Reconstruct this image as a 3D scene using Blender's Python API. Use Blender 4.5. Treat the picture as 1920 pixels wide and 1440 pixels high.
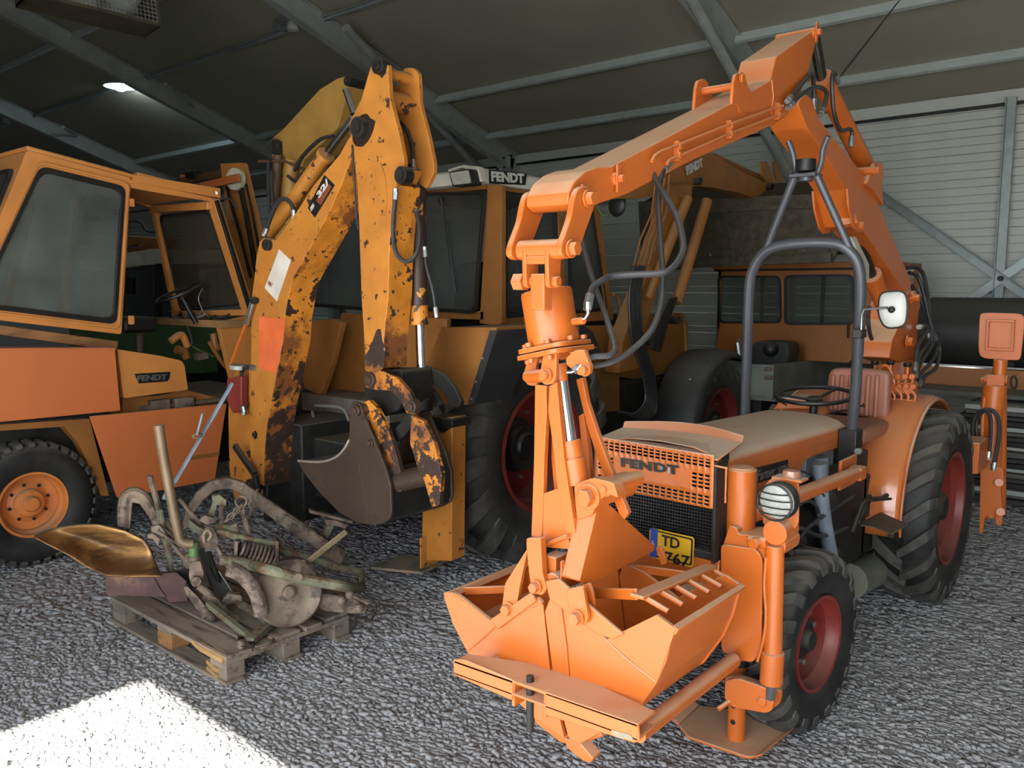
import bpy, bmesh, math, random
import numpy as np
from mathutils import Vector, Matrix
V=Vector; random.seed(5); rng=np.random.default_rng(7)
for o in list(bpy.data.objects): bpy.data.objects.remove(o)
sc=bpy.context.scene; COL=sc.collection
R=math.radians
# ---------------------------------------------------------------- camera
F=1550.; PI_=R(6.7); YAW=R(40.1); EYE=V((0,0,1.9))
cam=bpy.data.cameras.new('camera'); camo=bpy.data.objects.new('camera',cam); COL.objects.link(camo)
cam.sensor_fit='HORIZONTAL'; cam.sensor_width=36; cam.lens=36*F/1920; cam.clip_start=.05; cam.clip_end=200
camo.location=EYE; camo.rotation_euler=(R(90)-PI_,0,YAW); sc.camera=camo
# ---------------------------------------------------------------- world, sun, exposure
w=bpy.data.worlds.new('world'); sc.world=w; w.use_nodes=True
nt=w.node_tree; bg=nt.nodes['Background']
sky=nt.nodes.new('ShaderNodeTexSky'); sky.sky_type='HOSEK_WILKIE'; sky.turbidity=3.5
SUN_EL=47.0
sky.sun_direction=(0,-math.cos(R(SUN_EL)),math.sin(R(SUN_EL)))
hs=nt.nodes.new('ShaderNodeHueSaturation'); hs.inputs['Saturation'].default_value=.35
nt.links.new(sky.outputs[0],hs.inputs['Color']); nt.links.new(hs.outputs[0],bg.inputs[0]); bg.inputs[1].default_value=6
sl=bpy.data.lights.new('sun','SUN'); sl.energy=12; sl.angle=R(1.2); sl.color=(1,.96,.88)
so=bpy.data.objects.new('sun',sl); COL.objects.link(so)
so.rotation_euler=(R(90-SUN_EL),0,0); so.location=(-2,-12,14)
# light travels along +Y and down: local -Z rotated about X by +(90-el) points to +Y/-Z
sc.view_settings.view_transform='Standard'; sc.view_settings.look='None'
sc.view_settings.gamma=1; sc.view_settings.use_curve_mapping=False
sc.view_settings.exposure=2.05
sc.cycles.max_bounces=10; sc.cycles.diffuse_bounces=6
# ---------------------------------------------------------------- pixel -> place (survey of the photograph)
def ray(px,py):
    u=(px-960)/F; v=(720-py)/F
    r=u; fw=math.cos(PI_)+v*math.sin(PI_); z=-math.sin(PI_)+v*math.cos(PI_)
    return V((r*math.cos(YAW)-fw*math.sin(YAW), r*math.sin(YAW)+fw*math.cos(YAW), z))
def on(px,py,ax,val):
    d=ray(px,py); return EYE+d*((val-EYE[ax])/d[ax])
def PX(a,b,v): return on(a,b,0,v)
def PY(a,b,v): return on(a,b,1,v)
def PZ(a,b,v=0): return on(a,b,2,v)
def PP(a,b,p0,n):                       # on the plane through p0 with normal n
    d=ray(a,b); n=V(n); return EYE+d*((V(p0)-EYE).dot(n)/d.dot(n))
# ---------------------------------------------------------------- materials
def col(h):
    h=h.lstrip('#'); c=[int(h[i:i+2],16)/255 for i in (0,2,4)]
    return tuple((x/12.92 if x<=.04045 else ((x+.055)/1.055)**2.4) for x in c)+(1,)
MATS={}
def mat(name,c,rough=.5,metal=0,var=.12,vs=6,bump=0,bs=60,dust=None,chips=None,streak=None,coat=0,emit=None,trans=None,spec=.5,wear=None):
    m=bpy.data.materials.new(name); m.use_nodes=True; t=m.node_tree; N=t.nodes; L=t.links
    b=N['Principled BSDF']; b.inputs['Roughness'].default_value=rough; b.inputs['Metallic'].default_value=metal
    b.inputs['Specular IOR Level'].default_value=spec
    if coat: b.inputs['Coat Weight'].default_value=coat; b.inputs['Coat Roughness'].default_value=.12
    tc=N.new('ShaderNodeTexCoord')
    base=col(c)
    def noise(s,det=4,rg=.55,sc3=None):
        n=N.new('ShaderNodeTexNoise'); n.inputs['Scale'].default_value=s; n.inputs['Detail'].default_value=det; n.inputs['Roughness'].default_value=rg
        if sc3:
            mp=N.new('ShaderNodeMapping'); mp.inputs['Scale'].default_value=sc3; L.new(tc.outputs['Object'],mp.inputs[0]); L.new(mp.outputs[0],n.inputs['Vector'])
        else: L.new(tc.outputs['Object'],n.inputs['Vector'])
        return n.outputs['Fac']
    def ramp(f,a,b_):
        r=N.new('ShaderNodeMapRange'); r.inputs[1].default_value=a; r.inputs[2].default_value=b_; L.new(f,r.inputs[0]); return r.outputs[0]
    def mix(f,a,b_):
        x=N.new('ShaderNodeMix'); x.data_type='RGBA'
        if isinstance(f,float): x.inputs[0].default_value=f
        else: L.new(f,x.inputs[0])
        for i,q in ((6,a),(7,b_)):
            if isinstance(q,tuple): x.inputs[i].default_value=q
            else: L.new(q,x.inputs[i])
        return x.outputs[2]
    def mul(a,k):
        x=N.new('ShaderNodeMath'); x.operation='MULTIPLY'; L.new(a,x.inputs[0])
        if isinstance(k,float): x.inputs[1].default_value=k
        else: L.new(k,x.inputs[1])
        return x.outputs[0]
    lo=tuple(x*(1-var*1.6) for x in base[:3])+(1,); hi=tuple(min(1,x*(1+var)) for x in base[:3])+(1,)
    cc=mix(ramp(noise(vs),.3,.7),lo,hi)
    rg=None
    if streak: # (colour, scale3, lo, hi)
        f=ramp(noise(1,5,.6,streak[1]),streak[2],streak[3]); cc=mix(f,cc,col(streak[0]))
    if chips: # list of (colour, scale, lo, hi)
        for (c2,s,a,b_) in chips:
            nf=noise(s,6,.62)
            if wear:   # the lower end of the part is worn harder: (z where it starts, z where it is strongest, amount)
                sz=N.new('ShaderNodeSeparateXYZ'); L.new(tc.outputs['Object'],sz.inputs[0]); wr=N.new('ShaderNodeMapRange'); wr.inputs[1].default_value=wear[0]; wr.inputs[2].default_value=wear[1]; wr.inputs[4].default_value=wear[2]; L.new(sz.outputs['Z'],wr.inputs[0])
                ad=N.new('ShaderNodeMath'); L.new(nf,ad.inputs[0]); L.new(wr.outputs[0],ad.inputs[1]); nf=ad.outputs[0]
            f=ramp(nf,a,b_); cc=mix(f,cc,col(c2)); rg=f
    if dust: # (colour, amount): settled on faces that look up, breaking up with noise
        g=N.new('ShaderNodeNewGeometry'); sp=N.new('ShaderNodeSeparateXYZ'); L.new(g.outputs['Normal'],sp.inputs[0])
        f=ramp(sp.outputs['Z'],.3,.75); f=mul(f,ramp(noise(5),-.15,.5)); f=mul(f,float(dust[1])); cc=mix(f,cc,col(dust[0]))
        rr=N.new('ShaderNodeMapRange'); rr.inputs[3].default_value=rough; rr.inputs[4].default_value=.9; L.new(f,rr.inputs[0]); L.new(rr.outputs[0],b.inputs['Roughness'])
    L.new(cc,b.inputs['Base Color'])
    if bump:
        bp=N.new('ShaderNodeBump'); bp.inputs['Strength'].default_value=bump; bp.inputs['Distance'].default_value=.01
        L.new(noise(bs,5),bp.inputs['Height']); L.new(bp.outputs[0],b.inputs['Normal'])
    if emit: b.inputs['Emission Color'].default_value=col(emit[0]); b.inputs['Emission Strength'].default_value=emit[1]
    if trans is not None: # dusty pane: part clear, part dust film
        tr=N.new('ShaderNodeBsdfTransparent'); tr.inputs[0].default_value=(.8,.84,.82,1)
        ms=N.new('ShaderNodeMixShader'); f=ramp(noise(2.2,6,.7,(1,1,.5)),.25,.8)
        r2=N.new('ShaderNodeMapRange'); L.new(f,r2.inputs[0]); r2.inputs[3].default_value=trans-.08; r2.inputs[4].default_value=trans+.1
        L.new(r2.outputs[0],ms.inputs[0]); L.new(tr.outputs[0],ms.inputs[1]); L.new(b.outputs[0],ms.inputs[2]); L.new(ms.outputs[0],N['Material Output'].inputs[0])
    MATS[name]=m; return m
DUST='#b5a288'
OR=mat('orange_paint','#c06220',.38,var=.06,vs=3,bump=.05,bs=25,dust=('#cfae8c',.8),coat=.15)
ORD=mat('orange_paint_tractor','#b86022',.4,var=.06,vs=3,bump=.03,bs=15,dust=('#c9b49c',1.0),coat=.2)
AM=mat('amber_paint','#96622c',.5,var=.12,vs=4,bump=.03,bs=20,dust=('#8f7a5c',.7),chips=[('#6d4a22',3,.62,.8)])
WORN=mat('worn_amber_paint','#b9782e',.5,var=.14,vs=5,bump=.08,bs=30,dust=('#8f7a5c',.6),chips=[('#a8662a',3,.5,.75),('#3b2a22',15,.612,.625),('#4a2c20',4.5,.69,.70)])
SCR=mat('scraped_paint','#d08428',.55,var=.2,vs=7,bump=.15,bs=35,chips=[('#7d4a22',4,.5,.6),('#33251f',7,.585,.6),('#3b2a22',19,.60,.615)],wear=(1.7,.4,.13))
SCR2=mat('scraped_dark_paint','#a5682c',.6,var=.2,vs=9,bump=.2,bs=35,chips=[('#35261f',5,.44,.5),('#82705a',14,.6,.64)])
PANEL=mat('orange_panel','#ca703c',.5,var=.05,vs=2,bump=.02,bs=8,dust=('#a8907a',.7))
CABO=mat('cab_orange','#c6813f',.5,var=.08,vs=4,bump=.02,bs=12,dust=('#9a8468',.8))
RUB=mat('rubber','#1c1c1b',.62,var=.35,vs=7,bump=.1,bs=50,dust=('#5e5a52',.7),chips=[('#3a3834',4,.45,.8)])
RUBD=mat('dusty_rubber','#33322f',.75,var=.3,vs=9,bump=.15,bs=40,dust=('#6b655a',.8))
LUG=mat('tread_rubber','#484642',.75,var=.3,vs=14,bump=.2,bs=60,dust=('#68635a',.6))
HOSE=mat('hose_rubber','#2c2c2d',.42,var=.2,vs=12,dust=('#5c5852',.5))
BLK=mat('black_paint','#181817',.45,var=.3,vs=6,dust=('#4b4842',.6))
CHR=mat('chrome','#d4d8dc',.12,1,var=.05)
ZINC=mat('zinc','#a8adab',.38,.9,var=.15,vs=20)
GREY=mat('grey_paint','#484b50',.35,.15,var=.08,coat=.2)
ENG=mat('grey_engine','#7d8892',.5,var=.15,dust=('#6b655a',.7))
DARKM=mat('dark_machinery','#23221f',.6,.2,var=.4,vs=10,bump=.1,dust=('#5a5347',.7))
RED=mat('red_rim','#7a2c23',.45,var=.12,dust=('#6b4a40',.6))
RIMO=mat('orange_rim','#d07c3c',.5,var=.12,vs=6,dust=('#8f7a60',.7),chips=[('#8c5a34',8,.62,.7)])
SEAT=mat('brown_leather','#965f4a',.45,var=.1,bump=.12,bs=120,dust=('#8f7764',.5))
RUST=mat('rusty_iron','#837262',.7,.35,var=.3,vs=8,bump=.25,bs=45,chips=[('#52463c',10,.5,.6),('#7c8472',4,.6,.75)])
RUSTG=mat('rusty_green_iron','#7c7e66',.7,.25,var=.25,vs=9,bump=.25,bs=45,chips=[('#6a4f3c',9,.5,.58)])
RUSTB=mat('red_brown_iron','#4d3531',.5,.4,var=.25,vs=9,bump=.15,bs=45,chips=[('#6a4f3c',9,.55,.65)])
SHARE=mat('polished_mouldboard','#6b4c30',.45,.45,var=.25,vs=5,bump=.15,bs=30,streak=('#a87f48',(3,3,16),.45,.6),chips=[('#35241a',6,.6,.75)])
BUCK=mat('worn_bucket_steel','#57493d',.45,.55,var=.15,vs=3,bump=.06,bs=30,chips=[('#3f342c',6,.62,.72)])
STEELD=mat('rusted_loader_steel','#4c4638',.6,.3,var=.3,vs=12,bump=.2,bs=60,chips=[('#6d5a40',22,.6,.66)])
WOODP=mat('weathered_wood','#857869',.8,var=.2,vs=3,bump=.3,bs=40,streak=('#4a4038',(4,30,30),.5,.7))
WOODY=mat('fresh_split_wood','#b08a58',.75,var=.15,vs=8,bump=.2,bs=40)
WOODB=mat('plank_wood','#94683e',.75,var=.2,vs=5,bump=.25,bs=40,streak=('#5f4228',(30,3,30),.5,.7))
GAL=mat('galvanised_steel','#8e9797',.42,.35,var=.1,vs=9)
GALD=mat('rafter_steel','#a6aba6',.5,.25,var=.1,vs=5)
PURL=mat('purlin_steel','#b6c2c0',.45,.2,var=.06,vs=5)
LIN=mat('roof_membrane','#94907f',.75,var=.06,vs=.8,bump=.35,bs=1.1)
WALLM=mat('white_wall_sheet','#b6bab4',.42,var=.05,vs=2)
GLASS=mat('dusty_glass','#6a706c',.35,var=.3,vs=3,trans=.5)
GLASSD=mat('dark_glass','#454946',.15,var=.3,vs=3,trans=.62)
WROOF=mat('white_plastic','#c9c7b8',.5,var=.1,vs=5,bump=.03,bs=10,dust=('#94897a',.6),chips=[('#a39c88',4,.55,.75)])
LENS=mat('lamp_lens','#a9aca2',.12,var=.1,vs=60,bump=.3,bs=80)
WHITE=mat('white_paint','#c2c3bd',.5,var=.06)
WDIRT=mat('scratched_white','#cfc8ba',.6,var=.1,chips=[('#7d4a3a',7,.63,.67)])
YEL=mat('plate_yellow','#d6a61f',.45,var=.05)
BLUE=mat('plate_blue','#2547a0',.45,var=.05)
INK=mat('ink_black','#121212',.5,var=.05)
CAST=mat('red_casting','#7d2f28',.5,var=.15)
BLUEG=mat('blue_grey_paint','#7f93a0',.5,var=.15,chips=[('#6a5a4c',9,.6,.7)])
GRNP=mat('green_paint','#4d6b3a',.5,var=.1,dust=('#6b6a55',.5))
FROST=mat('dusty_dark_plastic','#2a2b2b',.6,var=.2,dust=('#5d5a54',.6))
TARP=mat('black_tank_skin','#2c2d2a',.5,var=.25,vs=3,bump=.05,bs=6,dust=('#4a4a44',.8))
# ---------------------------------------------------------------- mesh builder
WL={}
def tagp(o,label=None,cat=None,group=None,kind=None):
    if label: o['label']=label
    if cat: o['category']=cat
    if group: o['group']=group
    if kind: o['kind']=kind
    return o
def thing(name,label,cat,loc,group=None):
    o=bpy.data.objects.new(name,None); COL.objects.link(o); o.empty_display_size=.2
    o.location=loc; WL[o.name]=V(loc); return tagp(o,label,cat,group)
class MB:
    def __init__(s): s.v=[]; s.f=[]
    def add(s,vs,fs):
        n=len(s.v); s.v+= [V(p) for p in vs]; s.f+=[tuple(i+n for i in f) for f in fs]; return s
    def prism(s,pts,ext):
        pts=[V(p) for p in pts]; ext=V(ext); n=len(pts)
        # orientation
        nr=V((0,0,0))
        for i in range(n): nr+= (pts[i]-pts[0]).cross(pts[(i+1)%n]-pts[0])
        if nr.dot(ext)>0: pts=pts[::-1]
        return s.add(pts+[p+ext for p in pts],[tuple(range(n)),tuple(range(2*n-1,n-1,-1))]+[(i,i+n,(i+1)%n+n,(i+1)%n) for i in range(n)])
    def box(s,a,b):
        x0,x1=sorted((a[0],b[0])); y0,y1=sorted((a[1],b[1])); z0,z1=sorted((a[2],b[2]))
        return s.add([(x0,y0,z0),(x1,y0,z0),(x1,y1,z0),(x0,y1,z0),(x0,y0,z1),(x1,y0,z1),(x1,y1,z1),(x0,y1,z1)],
            [(0,3,2,1),(4,5,6,7),(0,1,5,4),(1,2,6,5),(2,3,7,6),(3,0,4,7)])
    def beam(s,p,q,w,h,up=(0,0,1),w2=None,h2=None):
        p=V(p);q=V(q);d=(q-p).normalized(); up=V(up)
        if abs(d.dot(up))>.98: up=V((0,1,0)) if abs(d.y)<.9 else V((1,0,0))
        x=d.cross(up).normalized(); y=x.cross(d)
        w2=w2 or w; h2=h2 or h
        vs=[c+x*(sx*ww/2)+y*(sy*hh/2) for c,ww,hh in ((p,w,h),(q,w2,h2)) for sx,sy in ((-1,-1),(1,-1),(1,1),(-1,1))]
        return s.add(vs,[(0,1,2,3)[::-1],(4,5,6,7),(0,1,5,4),(1,2,6,5),(2,3,7,6),(3,0,4,7)] if True else [])
    def tube(s,pts,r,n=10,closed=False):
        pts=[V(p) for p in pts]; m=len(pts); rs=r if isinstance(r,(list,tuple)) else [r]*m
        up=None; vs=[]
        for i,p in enumerate(pts):
            if closed: d=(pts[(i+1)%m]-pts[i-1])
            else: d=(pts[min(i+1,m-1)]-pts[max(i-1,0)])
            d=d.normalized() if d.length>1e-9 else V((0,0,1))
            if up is None: up=V((0,0,1)) if abs(d.z)<.9 else V((1,0,0))
            x=d.cross(up); 
            if x.length<1e-6: x=d.cross(V((0,1,0)))
            x.normalize(); up=x.cross(d).normalized()
            for k in range(n):
                a=2*math.pi*k/n; vs.append(p+(x*math.cos(a)+up*math.sin(a))*rs[i])
        fs=[]
        for i in range(m if closed else m-1):
            j=(i+1)%m
            for k in range(n): fs.append((i*n+k,i*n+(k+1)%n,j*n+(k+1)%n,j*n+k))
        if not closed: fs+= [tuple(range(n-1,-1,-1)),tuple((m-1)*n+k for k in range(n))]
        return s.add(vs,fs)
    def cyl(s,p,q,r,n=20,r2=None): return s.tube([p,q],[r,r if r2 is None else r2],n)
    def pin(s,p,ax,r,l,n=16):
        ax=V(ax).normalized(); p=V(p); return s.cyl(p-ax*l/2,p+ax*l/2,r,n)
    def lathe(s,prof,o,ax,n=32,hexa=False):
        o=V(o);ax=V(ax).normalized(); u=ax.orthogonal().normalized()
        if abs(ax.z)<.9: u=V((0,0,1)); u=(u-ax*u.dot(ax)).normalized()
        w=ax.cross(u); vs=[]
        for (r,h) in prof:
            for k in range(n):
                a=2*math.pi*k/n; vs.append(o+ax*h+(u*math.cos(a)+w*math.sin(a))*max(r,1e-4))
        fs=[(i*n+k,i*n+(k+1)%n,(i+1)*n+(k+1)%n,(i+1)*n+k) for i in range(len(prof)-1) for k in range(n)]
        fs+=[tuple(range(n-1,-1,-1)),tuple((len(prof)-1)*n+k for k in range(n))]
        return s.add(vs,fs)
    def ball(s,c,r,n=12,sx=1,sy=1,sz=1):
        c=V(c); vs=[]
        for i in range(n//2+1):
            t=math.pi*i/(n//2)
            for k in range(n):
                a=2*math.pi*k/n; vs.append(c+V((r*sx*math.sin(t)*math.cos(a)+1e-6*k,r*sy*math.sin(t)*math.sin(a),r*sz*math.cos(t))))
        return s.add(vs,[(i*n+k,(i+1)*n+k,(i+1)*n+(k+1)%n,i*n+(k+1)%n) for i in range(n//2) for k in range(n)])
    def nut(s,p,ax,r,l): return s.cyl(V(p),V(p)+V(ax).normalized()*l,r,6)
    def build(s,name,m,parent=None,label=None,bevel=.003,seg=2,kind=None,sub=0,cat=None,group=None,loc=None,smooth=35):
        o_=WL[parent.name] if parent else (V(loc) if loc else V((0,0,0)))
        me=bpy.data.meshes.new(name); me.from_pydata([p-o_ for p in s.v],[],s.f)
        bm=bmesh.new(); bm.from_mesh(me); bmesh.ops.recalc_face_normals(bm,faces=bm.faces)
        big=[f for f in bm.faces if len(f.verts)>4]
        bm.to_mesh(me); bm.free()
        me.materials.append(m); me.polygons.foreach_set('use_smooth',[True]*len(me.polygons)); me.set_sharp_from_angle(angle=R(smooth))
        o=bpy.data.objects.new(name,me); COL.objects.link(o)
        if parent: o.parent=parent
        elif loc: o.location=o_
        WL[o.name]=o_
        if bevel and len(s.f)<4000:
            b=o.modifiers.new('bevel','BEVEL'); b.width=bevel; b.segments=seg; b.limit_method='ANGLE'; b.angle_limit=R(38)
        if sub: q=o.modifiers.new('sub','SUBSURF'); q.levels=sub; q.render_levels=sub
        return tagp(o,label,cat,group,kind)
def copyp(o,off,parent=None,name=None):
    c=o.copy(); COL.objects.link(c); c.parent=parent or o.parent; c.location=V(o.location)+V(off); WL[c.name]=WL.get(o.name,V()).copy(); return c
def curve(pts,n=8):      # catmull-rom through the points
    pts=[V(p) for p in pts]; P=[pts[0]*2-pts[1]]+pts+[pts[-1]*2-pts[-2]]; out=[]
    for i in range(1,len(P)-2):
        a,b,c,d=P[i-1:i+3]
        for k in range(n):
            t=k/n; out.append(.5*((2*b)+(c-a)*t+(2*a-5*b+4*c-d)*t*t+(3*b-a-3*c+d)*t*t*t))
    out.append(pts[-1]); return out
def arc(c,r,a0,a1,n,ex,ez):
    c=V(c);ex=V(ex);ez=V(ez); return [c+(ex*math.cos(R(a0+(a1-a0)*i/n))+ez*math.sin(R(a0+(a1-a0)*i/n)))*r for i in range(n+1)]
def rrect(p00,p10,p01,r,n=4):   # rounded rectangle outline; p00 corner, p10 along x, p01 along y
    p00=V(p00);p10=V(p10);p01=V(p01); X=(p10-p00);Y=(p01-p00); w=X.length;h=Y.length; X.normalize();Y.normalize(); out=[]
    for cx,cy,a in ((w-r,r,-90),(w-r,h-r,0),(r,h-r,90),(r,r,180)):
        for i in range(n+1):
            t=R(a+90*i/n); out.append(p00+X*(cx+r*math.cos(t))+Y*(cy+r*math.sin(t)))
    return out
def roundpoly(pts,r=.02,n=4):   # soften every corner of an outline
    pts=[V(p) for p in pts]; out=[]; m=len(pts)
    for i in range(m):
        p=pts[i]; a=pts[i-1]; b=pts[(i+1)%m]; ra=min(r,(a-p).length*.45); rb=min(r,(b-p).length*.45)
        A=p+(a-p).normalized()*ra; B=p+(b-p).normalized()*rb
        for k in range(n+1):
            t=k/n; out.append(A*(1-t)**2+p*2*t*(1-t)+B*t*t)
    return out
def px_plate(pts,ax,val,th,r=0,n=3):  # outline surveyed in the photograph, lying in the plane axis=val, thickness th
    q=[on(a,b,ax,val) for a,b in pts]
    if r: q=roundpoly(q,r,n)
    e=[0,0,0]; e[ax]=th; return q,V(e)
def ring(outer,inner,ext,mb):         # frame between two outlines of equal length
    n=len(outer); ext=V(ext); vs=[V(p) for p in outer]+[V(p) for p in inner]+[V(p)+ext for p in outer]+[V(p)+ext for p in inner]
    fs=[]
    for i in range(n):
        j=(i+1)%n; fs+=[(i,j,n+j,n+i),(2*n+i,3*n+i,3*n+j,2*n+j),(i,2*n+i,2*n+j,j),(n+i,n+j,3*n+j,3*n+i)]
    return mb.add(vs,fs)
def text(s,p00,p10,p01,m,parent,name='lettering',bold=.03,depth=.002,shear=0,space=1,label=None):
    c=bpy.data.curves.new('t','FONT'); c.body=s; c.offset=bold; c.shear=shear; c.space_character=space; c.extrude=0.0; c.resolution_u=3
    o=bpy.data.objects.new('t',c); COL.objects.link(o); bpy.context.view_layer.update()
    me=bpy.data.meshes.new_from_object(o); bpy.data.objects.remove(o)
    xs=[v.co.x for v in me.vertices]; ys=[v.co.y for v in me.vertices]; x0,x1,y0,y1=min(xs),max(xs),min(ys),max(ys)
    p00=V(p00);ex=V(p10)-p00;ey=V(p01)-p00; nr=ex.cross(ey).normalized(); ow=WL[parent.name]
    vs=[p00+ex*((v.co.x-x0)/(x1-x0))+ey*((v.co.y-y0)/(y1-y0))+nr*depth-ow for v in me.vertices]
    fs=[tuple(p.vertices) for p in me.polygons]
    n=bpy.data.meshes.new(name); n.from_pydata(vs,[],fs); n.materials.append(m)
    o=bpy.data.objects.new(name,n); COL.objects.link(o); o.parent=parent; WL[o.name]=ow
    so_=o.modifiers.new('s','SOLIDIFY'); so_.thickness=.001; so_.offset=0
    if label:o['label']=label
    return o
# ---------------------------------------------------------------- wheel: tyre > rim, hub, wheel_nut, tread_lug
def wheel(parent,c,Rt,w,Rr,nl,rimmat,side=1,steer=0,lugh=.03,nuts=6,hubmat=None,dish=.12,road=False,lugw=.05,visible_lugs=True,tm=None):
    c=V(c); ax=V((math.cos(R(steer)),math.sin(R(steer)),0))*side
    Rc=Rt-lugh
    pr=[(Rr,-w*.36),(Rr+.02,-w*.42),((Rc+Rr)/2,-w*.5),(Rc*.93,-w*.47),(Rc*.975,-w*.38),(Rc,-w*.15),(Rc,w*.15),(Rc*.975,w*.38),(Rc*.93,w*.47),((Rc+Rr)/2,w*.5),(Rr+.02,w*.42),(Rr,w*.36)]
    m=MB(); o=c; u=V((0,0,1)); w_=ax.cross(u); n=72; vs=[]
    for r,h in pr:
        for k in range(n):
            a=2*math.pi*k/n; vs.append(o+ax*h+(u*math.cos(a)+w_*math.sin(a))*r)
    np_=len(pr); m.add(vs,[(i*n+k,i*n+(k+1)%n,((i+1)%np_)*n+(k+1)%n,((i+1)%np_)*n+k) for i in range(np_) for k in range(n)])
    t=m.build('tyre',tm or RUB,parent,bevel=0,smooth=50)
    # rim: deep dish with lips
    rp=[(Rr*1.03,w*.40),(Rr*1.045,w*.44),(Rr*.97,w*.43),(Rr*.94,w*.3),(Rr*.86,w*.22),(Rr*.86,w*.36-dish),(Rr*.62,w*.36-dish-.01),(Rr*.40,w*.40-dish),(Rr*.38,w*.36-dish),(Rr*.38,-w*.1),(Rr*.9,-w*.3),(Rr*1.03,-w*.4)]
    n=48; m=MB(); vs=[]
    for r,h in rp:
        for k in range(n):
            a=2*math.pi*k/n; vs.append(o+ax*h+(u*math.cos(a)+w_*math.sin(a))*r)
    m.add(vs,[(i*n+k,i*n+(k+1)%n,((i+1)%len(rp))*n+(k+1)%n,((i+1)%len(rp))*n+k) for i in range(len(rp)) for k in range(n)])
    m.build('rim',rimmat,t,bevel=0,smooth=28)
    hb=MB().lathe([(Rr*.46,w*.30-dish),(Rr*.46,w*.44-dish),(Rr*.40,w*.50-dish),(Rr*.26,w*.52-dish),(Rr*.24,w*.60-dish),(Rr*.2,w*.64-dish),(Rr*.08,w*.65-dish)],o,ax,32)
    hb.build('hub',hubmat or DARKM,t,bevel=0)
    for k in range(nuts):
        a=2*math.pi*(k+.3)/nuts; p=o+(u*math.cos(a)+w_*math.sin(a))*Rr*.60+ax*(w*.35-dish)
        MB().nut(p,ax,.015,.03).build('wheel_nut',ZINC,t,bevel=.001)
    # lugs
    protos={}
    if visible_lugs:
        for sgn in (1,-1):
            N_=nl
            for k in range(N_):
                a0=2*math.pi*(k+(.5 if sgn<0 else 0))/N_
                m=MB(); vs=[]
                if road: secs=[(.05,0,Rt),(.28,.02,Rt-.002),(.42,.03,Rt-.008),(.485,.03,Rt-.035)]
                else: secs=[(-.03,0,Rt-.002),(.15,.10,Rt),(.32,.2,Rt-.004),(.44,.27,Rt-.02),(.495,.30,Rt-.075*Rt/.6),(.505,.315,Rt-.12*Rt/.6)]
                for s_,da,rt in secs:
                    hw=lugw/2*(1+.25*s_*2)/Rt; base=rt-lugh*1.5 if s_<.48 else rt-lugh*.6
                    sw=s_*w*sgn
                    for (aa,rr) in ((-hw*1.15,base),(-hw,rt),(hw,rt),(hw*1.15,base)):
                        a=a0-(da*(1.0 if not road else 1)*side*.9)+aa
                        inn=.0 if s_<.48 else .012
                        vs.append(o+ax*(sw-(sgn*inn if rr==base else 0))+(u*math.cos(a)+w_*math.sin(a))*rr)
                ns=len(secs)
                fs=[(i*4+j,i*4+(j+1)%4,(i+1)*4+(j+1)%4,(i+1)*4+j) for i in range(ns-1) for j in range(4)]+[(0,1,2,3),(ns*4-1,ns*4-2,ns*4-3,ns*4-4)]
                m.add(vs,fs).build('tread_lug',LUG,t,bevel=0,smooth=30)
    return t
# ================================================================ the shed
TS=math.tan(R(18.8)); ZE=4.098; YB=11.0; YR=4.6; YF=-1.8; XL=-24.; XR=6.5
def rz(y): return ZE+(YB-y)*TS if y>=YR else ZE+(YB-YR)*TS-(YR-y)*TS
def rp(px,py,off=0):                      # point on the roof slope seen at a pixel
    d=ray(px,py); k=(ZE+off+YB*TS-EYE.z)/(d.z+TS*d.y); return EYE+d*k
fl=MB().box((XL,YF-16,-.3),(XR+12,YB+.3,-.001)).build('floor',mat('gravel_ground','#96969a',.9,var=.12,vs=30,bump=.5,bs=90),kind='structure',bevel=0)
# gravel: slate chips as real geometry
def chips(n,x0,x1,y0,y1,smin,smax,z,seed,test=None):
    g=np.random.default_rng(seed); x=g.uniform(x0,x1,n*2); y=g.uniform(y0,y1,n*2)
    fw=-x*math.sin(YAW)+y*math.cos(YAW); r=x*math.cos(YAW)+y*math.sin(YAW)
    ok=(fw>1.9)&(np.abs(r)<fw*.68+.4)
    keep=ok&(g.uniform(0,1,n*2)<np.clip((4.2/np.maximum(fw,.5))**1.6,0,1)); x=x[keep][:n];y=y[keep][:n];fw=fw[keep][:n]; n=len(x)
    K=5; s=g.uniform(smin,smax,n)**1.0*np.clip(fw/4,1,1.8); el=g.uniform(.5,.95,n); rot=g.uniform(0,6.28,n)
    ang=(np.arange(K)/K*6.283)[None,:]+g.uniform(-.4,.4,(n,K)); rad=g.uniform(.65,1.1,(n,K))
    lx=np.cos(ang)*rad*s[:,None]; ly=np.sin(ang)*rad*s[:,None]*el[:,None]
    X=lx*np.cos(rot)[:,None]-ly*np.sin(rot)[:,None]; Y=lx*np.sin(rot)[:,None]+ly*np.cos(rot)[:,None]
    h=s*g.uniform(.10,.26,n)+.002; tx=g.uniform(-.16,.16,n); ty=g.uniform(-.16,.16,n)
    zb=z+g.uniform(-.004,.006,n)
    top=np.stack([x[:,None]+X*.86,y[:,None]+Y*.86,zb[:,None]+h[:,None]+X*tx[:,None]+Y*ty[:,None]],-1)
    bot=np.stack([x[:,None]+X,y[:,None]+Y,zb[:,None]-.012+X*tx[:,None]+Y*ty[:,None]],-1)
    return np.concatenate([top,bot],1),n,K
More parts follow.
